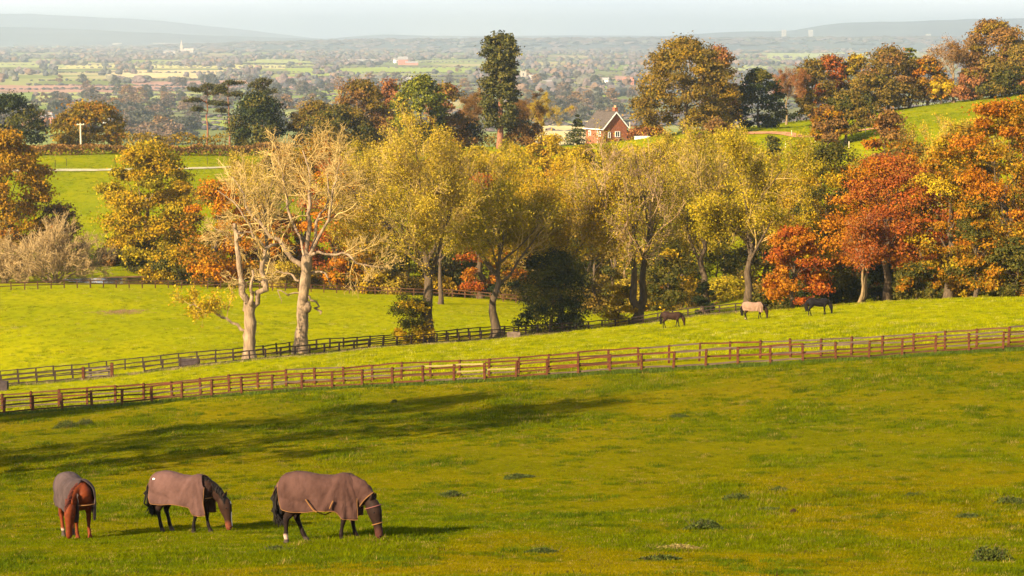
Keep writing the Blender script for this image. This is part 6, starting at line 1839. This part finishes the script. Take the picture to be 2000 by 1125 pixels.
horse('dark bay horse in brown rug with neck cover, grazing, rightmost of the near three', 634, 51.4, R(-9), 'dark', [('h', -1, -.16), ('h', 1, .26), ('f', -1, -.16), ('f', 1, .16)],
      R(-20), (.74, -1.03, .82, .60), 1.01, .022, [muzzle_brown((.075, .026, .018)), sock(-1, -.84)], True, M_HAIR, 1, True, rug_mat=RUG_BROWN, trim=M_TRIM, reach=.12)
horse('black horse in rose-brown rug, grazing, between the other two near horses', 362, 57.2, R(-27), 'bay', [('h', -1, .06), ('h', 1, .16), ('f', -1, -.22), ('f', 1, .12)],
      R(14), (.74, -1.03, .80, .55), .95, .022, [muzzle_brown((.14, .038, .018)), blaze()], False, M_HAIR, 2, False, rug_mat=RUG_ROSE, trim=M_TRIM, reach=.06)
horse('chestnut horse in grey-brown rug facing us, leftmost of the near three', 149, 56.4, R(-62), 'chestnut', [('h', -1, .10), ('h', 1, -.05), ('f', -1, .02), ('f', 1, .10)],
      R(-42), (.70, -1.02, .92, .54), .97, .022, [sock(-1, -.60, hi=.15)], False, M_HAIRB, 3, False, rug_mat=RUG_GREY, trim=None)
horse('dark brown horse grazing in front of the dark fence', 1312, 211, R(-8), 'bay', [('h', -1, -.08), ('h', 1, .12), ('f', -1, -.18), ('f', 1, .14)], R(8), None, .98, .04, (), False, M_HAIR, 4)
horse('horse in a pale tan rug grazing in the middle field', 1472, 207.5, R(-6), 'bay', [('h', -1, -.02), ('h', 1, .12), ('f', -1, -.14), ('f', 1, .10)], R(6), (.80, -1.03, .82, .66), 1.03, .04, (sock(-1, -.7),), False, M_HAIR, 5, rug_mat=RUG_TAN)
horse('black horse grazing farthest right on the brow of the field', 1598, 205.5, R(-4), 'black', [('h', -1, -.14), ('h', 1, .10), ('f', -1, -.05), ('f', 1, .10)], R(4), None, 1.02, .04, (), False, M_HAIR, 6)
GRASS_N, LAWN_N = 170000, 60000
# ------------------------------------------------------------------ grass: short tufts scattered over the paddocks
def mat_grass(name):
    m, n, l = new_mat(name)
    out = n.new('ShaderNodeOutputMaterial'); b = n.new('ShaderNodeBsdfPrincipled'); t = n.new('ShaderNodeBsdfTranslucent')
    a = n.new('ShaderNodeAttribute'); a.attribute_name = 'tint'; a.attribute_type = 'INSTANCER'
    c = n.new('ShaderNodeAttribute'); c.attribute_name = 'Col'
    mm = n.new('ShaderNodeVectorMath'); mm.operation = 'MULTIPLY'
    l.new(a.outputs['Color'], mm.inputs[0]); l.new(c.outputs['Color'], mm.inputs[1])
    l.new(mm.outputs['Vector'], b.inputs['Base Color']); l.new(mm.outputs['Vector'], t.inputs['Color'])
    b.inputs['Roughness'].default_value = .6; b.inputs['Specular IOR Level'].default_value = 0
    mx = n.new('ShaderNodeMixShader'); mx.inputs[0].default_value = .3
    l.new(b.outputs['BSDF'], mx.inputs[1]); l.new(t.outputs['BSDF'], mx.inputs[2]); l.new(mx.outputs['Shader'], out.inputs['Surface'])
    return m
M_GRASS = mat_grass('grass_blades')
def tuft(seed, nb, spread, h0, h1, w, lean):
    rg = np.random.default_rng(seed); V = []; F = []; C = []
    for i in range(nb):
        a = rg.uniform(0, 6.28); r = spread * math.sqrt(rg.random()); b = np.array([math.cos(a) * r, math.sin(a) * r, -.01])
        d = rg.uniform(0, 6.28); h = rg.uniform(h0, h1); ln = rg.uniform(.2, 1) * lean * h
        dv = np.array([math.cos(d), math.sin(d), 0]); sv = np.array([-math.sin(d), math.cos(d), 0]) * w * rg.uniform(.6, 1.2)
        k = len(V)
        V += [b - sv, b + sv, b + dv * ln * .4 + np.array([0, 0, h * .6]) + sv * .7, b + dv * ln * .4 + np.array([0, 0, h * .6]) - sv * .7, b + dv * ln + np.array([0, 0, h])]
        F.append((k, k + 1, k + 2, k + 3)); F.append((k + 3, k + 2, k + 4, k + 4))
        C += [np.array((1, 1, 1)) * rg.uniform(.75, 1.2)] * 5
    mb = MB()
    F = np.array(F); q = F[::2]; t = F[1::2][:, :3]
    mb.add(np.array(V), q, np.array(C)); mb.f.append(t); mb.mi.append(np.zeros(len(t), np.int32))
    return mb.mesh('tuft', M_GRASS, color=True)
TUFTS = [tuft(600 + i, 18, .17, .02, .065, .007, 1.2) for i in range(4)] + [tuft(610 + i, 26, .18, .04, .12, .008, 1.1) for i in range(3)]
TUFT_OBS = [bpy.data.objects.new('grass_tuft_source', m) for m in TUFTS]
def scatter(name, label, X, Y, S, tint, kinds, sink=0.0):
    """one object: every point carries a tuft"""
    Z = ground_z(X, Y) - sink
    me = bpy.data.meshes.new(name); n = len(X)
    me.vertices.add(n); me.vertices.foreach_set('co', np.stack([X, Y, Z], 1).astype(np.float32).ravel())
    rg = np.random.default_rng(n)
    a = me.attributes.new('scl', 'FLOAT', 'POINT'); a.data.foreach_set('value', S.astype(np.float32))
    a = me.attributes.new('rotz', 'FLOAT', 'POINT'); a.data.foreach_set('value', rg.uniform(0, 6.28, n).astype(np.float32))
    a = me.attributes.new('pick', 'INT', 'POINT'); a.data.foreach_set('value', kinds.astype(np.int32))
    a = me.attributes.new('tint', 'FLOAT_COLOR', 'POINT'); a.data.foreach_set('color', np.concatenate([tint, np.ones((n, 1))], 1).astype(np.float32).ravel())
    o = link(name, me); tag(o, label, kind='stuff')
    ng = bpy.data.node_groups.new(name, 'GeometryNodeTree')
    ng.interface.new_socket('Geometry', in_out='INPUT', socket_type='NodeSocketGeometry'); ng.interface.new_socket('Geometry', in_out='OUTPUT', socket_type='NodeSocketGeometry')
    N, L = ng.nodes, ng.links
    gi, go = N.new('NodeGroupInput'), N.new('NodeGroupOutput')
    iop = N.new('GeometryNodeInstanceOnPoints'); iop.inputs['Pick Instance'].default_value = True
    g2i = N.new('GeometryNodeGeometryToInstance')
    for ob in reversed(TUFT_OBS):
        oi = N.new('GeometryNodeObjectInfo'); oi.inputs['Object'].default_value = ob; oi.inputs['As Instance'].default_value = True
        L.new(oi.outputs['Geometry'], g2i.inputs['Geometry'])
    def attr(nm, tp):
        q = N.new('GeometryNodeInputNamedAttribute'); q.data_type = tp; q.inputs['Name'].default_value = nm; return q.outputs['Attribute']
    cx = N.new('ShaderNodeCombineXYZ'); L.new(attr('rotz', 'FLOAT'), cx.inputs['Z'])
    er = N.new('FunctionNodeEulerToRotation'); L.new(cx.outputs[0], er.inputs[0])
    L.new(gi.outputs[0], iop.inputs['Points']); L.new(g2i.outputs[0], iop.inputs['Instance'])
    L.new(attr('pick', 'INT'), iop.inputs['Instance Index']); L.new(er.outputs[0], iop.inputs['Rotation']); L.new(attr('scl', 'FLOAT'), iop.inputs['Scale'])
    L.new(iop.outputs[0], go.inputs[0])
    md = o.modifiers.new('tufts', 'NODES'); md.node_group = ng
    return o
rgg = np.random.default_rng(9)
# near paddock
def sample(n, y0, y1, pw, marg=.02):
    t = rgg.random(n); e = 1 - pw
    Y = (y0 ** e + t * (y1 ** e - y0 ** e)) ** (1 / e)
    X = rgg.uniform(-1, 1, n) * (Y * (.2235 + marg) + 2)
    return X, Y
X, Y = sample(GRASS_N, 33, 150, 1.6)
fr = np.interp(X, [-34, -30, 0, 29, 34], [141, 140, 135, 129, 128])
k = Y < fr - .6
X, Y = X[k], Y[k]
nz = vnoise(X / 3.2, Y / 5, 21); n2 = vnoise(X / .8, Y / .9, 22); n3 = vnoise(X / 9, Y / 14, 23)
gmix = smooth(.36, .66, nz * .55 + n3 * .45) + rgg.normal(size=len(X)) * .22
dk = smooth(.58, .85, n2) * .8 + rgg.normal(size=len(X)) * .15
gmix, dk = np.clip(gmix, 0, 1)[:, None], np.clip(dk, 0, 1)[:, None]
bigp = smooth(.42, .62, vnoise(X / 16, Y / 22, 27))[:, None]
tint = (np.array((.148, .136, .001)) * (1 - bigp) + np.array((.180, .134, .001)) * bigp) * (1 - gmix) + np.array((.098, .118, .001)) * gmix
tint = tint * (1 - dk) + np.array((.068, .092, .002)) * dk
tint = np.where((rgg.random(len(X)) < .05)[:, None], np.array((.24, .17, .04)), tint) * rgg.uniform(.75, 1.25, (len(X), 1))
S = (.75 + .7 * nz) * rgg.uniform(.6, 1.3, len(X)) * np.interp(Y, [35, 60, 140], [.55, .75, 1.4])
scatter('grass', 'short olive and straw grass of the near paddock', X, Y, S, tint, np.where(rgg.random(len(X)) < smooth(.6, .95, n2) + .5 * smooth(.6, .9, nz), rgg.integers(4, 7, len(X)), rgg.integers(0, 4, len(X))))
# bright fields beyond the fences
X, Y = sample(LAWN_N, 140, 335, 1.02)
nz = vnoise(X / 5, Y / 9, 31); n2 = vnoise(X / 1.2, Y / 2.0, 32)
tint = np.where((n2 > .6)[:, None], np.array((.165, .182, .001)), np.array((.26, .25, .001))) * rgg.uniform(.7, 1.3, (len(X), 1))
tint = np.where((rgg.random(len(X)) < .05)[:, None], np.array((.38, .33, .08)), tint)
S = rgg.uniform(1.0, 2.2, len(X)) * (.7 + .6 * nz)
scatter('grass', 'bright yellow-green grass of the middle fields', X, Y, S, tint, rgg.integers(0, 7, len(X)))
# rank growth at the foot of the fences
def along(pts, n, w):
    P = np.array([tuple(spot(*q))[:2] for q in pts]); t = rgg.uniform(0, len(P) - 1.001, n); i = t.astype(int); f = (t - i)[:, None]
    q = P[i] * (1 - f) + P[i + 1] * f
    return q[:, 0] + rgg.normal(size=n) * w, q[:, 1] + rgg.normal(size=n) * w
X, Y = along(_front, 3200, .5)
scatter('grass', 'rank green weeds under the nearest fence', X, Y, rgg.uniform(1.2, 2.6, len(X)), np.tile(np.array((.075, .105, .012)), (len(X), 1)) * rgg.uniform(.7, 1.4, (len(X), 1)), rgg.integers(4, 7, len(X)))
X, Y = along(_mid, 3000, .5)
dry = (rgg.random(len(X)) < .45)[:, None]
scatter('grass', 'dry pink stems and weeds under the dark fence', X, Y, rgg.uniform(1.4, 3.0, len(X)), np.where(dry, np.array((.33, .24, .12)), np.array((.11, .13, .015))) * rgg.uniform(.7, 1.3, (len(X), 1)), rgg.integers(4, 7, len(X)))

# single weeds and mounds that stand out in the near paddock
def weed(u, v, wpx, hpx, label, pal, seed, name='weed_tussock'):
    # find the place where this bearing meets the paddock
    lo = 34.0
    for _ in range(400):
        x, y, z = at(u, v, lo)
        if z <= gz(x, y): break
        lo += .25
    p = Vector((x, y, gz(x, y)))
    s = px_per_m(depth_of(p)); W, H = wpx / s / 2, hpx / s
    rg = np.random.default_rng(seed)
    root = empty(name, p); tag(root, label, 'weed')
    n = int(400 + 2000 * W)
    a = rg.uniform(0, 6.28, n); r = np.sqrt(rg.random(n)) * W * (1 + .25 * np.sin(3 * a + seed))
    hh = H * (1 - (r / (W * 1.25)) ** 2).clip(.1, 1) * rg.uniform(.25, 1, n) * (.6 + .6 * vnoise(r * np.cos(a) * 6, r * np.sin(a) * 6, seed))
    C = np.stack([np.cos(a) * r, np.sin(a) * r * .7, hh], 1)
    C[:, 2] += ground_z(C[:, 0] + p.x, C[:, 1] + p.y) - p.z
    mb = MB(); leaves(mb, C, norm(rg.normal(size=(n, 3)) + np.array([0, 0, .6])), .030 * rg.uniform(.5, 1.5, n), pick_cols(pal, n, rg), rg, .45)
    link('leaves', mb.mesh('leaves', LEAFD, color=True), root)
    m = 24; b = np.stack([rg.normal(size=m) * W * .4, rg.normal(size=m) * W * .3, np.full(m, -.05)], 1); t = b + rg.normal(size=(m, 3)) * W * .3; t[:, 2] = H * rg.uniform(.6, 1.1, m)
    sto = MB().add(*tubes(np.stack([b, (b + t) / 2, t], 1), np.tile([.006, .005, .003], (m, 1)), 3)).mesh('stalks', BARK_DARK)
    link('stalks', sto, root)
PAL['weed'] = [(.045,.060,.012),(.065,.080,.014),(.030,.042,.010),(.09,.10,.018)]
PAL['straw'] = [(.24,.18,.05),(.20,.15,.04),(.28,.20,.07)]
PAL['mould'] = [(.06,.035,.02),(.09,.05,.025)]
for k, q in enumerate([
 (1936, 1098, 78, 34, 'large dark weedy mound in the bottom right corner', 'weed'), (1374, 1034, 72, 20, 'grey-green tussock in the middle of the paddock', 'weed'),
 (1974, 984, 56, 16, 'dark weed patch near the right edge', 'weed'), (1890, 1012, 46, 10, 'flat weed patch left of the right-edge one', 'weed'),
 (1500, 998, 50, 8, 'low green tussock right of the grey one', 'weed'), (1325, 816, 36, 7, 'small dark tuft high in the paddock', 'weed'), (1436, 978, 60, 14, 'green tuft above the grey tussock', 'weed'),
 (1785, 970, 36, 8, 'small weed tuft in the right half', 'weed'), (1520, 960, 40, 9, 'thin green tuft at mid right', 'weed'), (1060, 1080, 60, 10, 'dark low tuft at bottom centre', 'weed'),
 (540, 1078, 60, 12, 'low dark tuft just below the right near horse', 'weed'), (1550, 1003, 14, 8, 'little brown molehill right of the grey tussock', 'mould'), (1320, 1073, 90, 8, 'pale straw patch below the grey tussock', 'straw'),
 (130, 836, 50, 16, 'leafy nettle clump under the fence at left', 'weed'), (165, 832, 40, 16, 'second nettle clump under the fence at left', 'weed'), (770, 787, 12, 8, 'tiny dark dock plant in mid paddock', 'weed'),
 (1290, 1095, 80, 10, 'green ragged tuft at the bottom edge', 'weed'), (880, 970, 50, 12, 'green tuft right of the near horses', 'weed'), (1010, 935, 60, 9, 'low weeds in the paddock centre', 'weed')]):
    weed(*q, 700 + k)
# the scrape in the bright field, and a fallen branch
def scrape():
    c = spot(238, 292); rg = np.random.default_rng(3); n = 400
    X, Y = c.x + rg.normal(size=n) * 1.5, c.y + rg.normal(size=n) * 1.3
    scatter('grass', 'patch of dry brown stems in the bright field', X, Y, rg.uniform(.8, 1.6, n), np.tile(np.array((.30, .18, .10)), (n, 1)) * rg.uniform(.6, 1.3, (n, 1)), rg.integers(4, 7, n))
scrape()

# fallen leaves under the tree row
def litter():
    rg = np.random.default_rng(44)
    P = np.array([tuple(spot(*q))[:2] for q in [(400, 232), (600, 236), (835, 246), (970, 255), (1080, 262), (1250, 268), (1400, 264), (1560, 240), (1750, 231), (2000, 229)]])
    n = 16000; t = rg.uniform(0, len(P) - 1.001, n); i = t.astype(int); f = (t - i)[:, None]
    q = P[i] * (1 - f) + P[i + 1] * f + rg.normal(size=(n, 2)) * np.array([3.5, 3.5])
    C = np.stack([q[:, 0], q[:, 1], ground_z(q[:, 0], q[:, 1]) + .05], 1)
    mb = MB(); leaves(mb, C, norm(rg.normal(size=(n, 3)) * .35 + np.array([0, 0, 1])), .09 * rg.uniform(.6, 1.4, n), pick_cols('oakgold', n, rg), rg)
    o = link('fallen_leaves', mb.mesh('fallen_leaves', LEAF, color=True)); tag(o, 'fallen brown leaves strewn under the tree row', kind='stuff')
litter()

# droppings and clods about the paddock
X, Y = sample(420, 36, 128, 1.4)
scatter('droppings', 'small dark clods of dung scattered over the near paddock', X, Y, rgg.uniform(.5, 1.3, len(X)), np.tile(np.array((.045, .026, .012)), (len(X), 1)), rgg.integers(0, 4, len(X)))

# rank tussocks left ungrazed in the paddock
X, Y = sample(26000, 34, 134, 1.5)
nk = vnoise(X / 2.4, Y / 3.4, 51) * .7 + vnoise(X / .7, Y / .9, 52) * .3
k = (nk > .66) & (Y < np.interp(X, [-34, 0, 34], [139, 134, 127]))
X, Y, nk = X[k], Y[k], nk[k]
scatter('grass', 'ranker dark green tussocks dotted over the near paddock', X, Y, (.6 + 4 * (nk - .66)) * rgg.uniform(.8, 1.5, len(X)) * np.interp(Y, [35, 60, 130], [.5, .8, 1.4]), np.tile(np.array((.062, .088, .003)), (len(X), 1)) * rgg.uniform(.7, 1.35, (len(X), 1)), rgg.integers(4, 7, len(X)))
# rougher grass in the meadow over the stream and the hill field
X, Y = sample(26000, 378, 545, 1.02)
scatter('grass', 'rougher grass of the far meadow and the hill field', X, Y, rgg.uniform(1.6, 3.2, len(X)), np.array((.15, .18, .004)) * rgg.uniform(.65, 1.4, (len(X), 1)) * np.ones((1, 3)), rgg.integers(0, 7, len(X)))
# ------------------------------------------------------------------ haze: one closed box of thin air round everything
def haze():
    m, n, l = new_mat('thin_haze')
    out = n.new('ShaderNodeOutputMaterial'); pv = n.new('ShaderNodeVolumePrincipled')
    pv.inputs['Color'].default_value = (.76, .865, 1.0, 1)
    pv.inputs['Density'].default_value = HAZE_D
    pv.inputs['Anisotropy'].default_value = .5
    l.new(pv.outputs['Volume'], out.inputs['Volume'])
    o = link('haze', MB().box(-34000, 34000, -600, 61000, -12, 420).mesh('haze', m))
    tag(o, 'thin pale blue haze over the whole valley and plain', kind='stuff')
HAZE_D = 8.0e-5
haze()
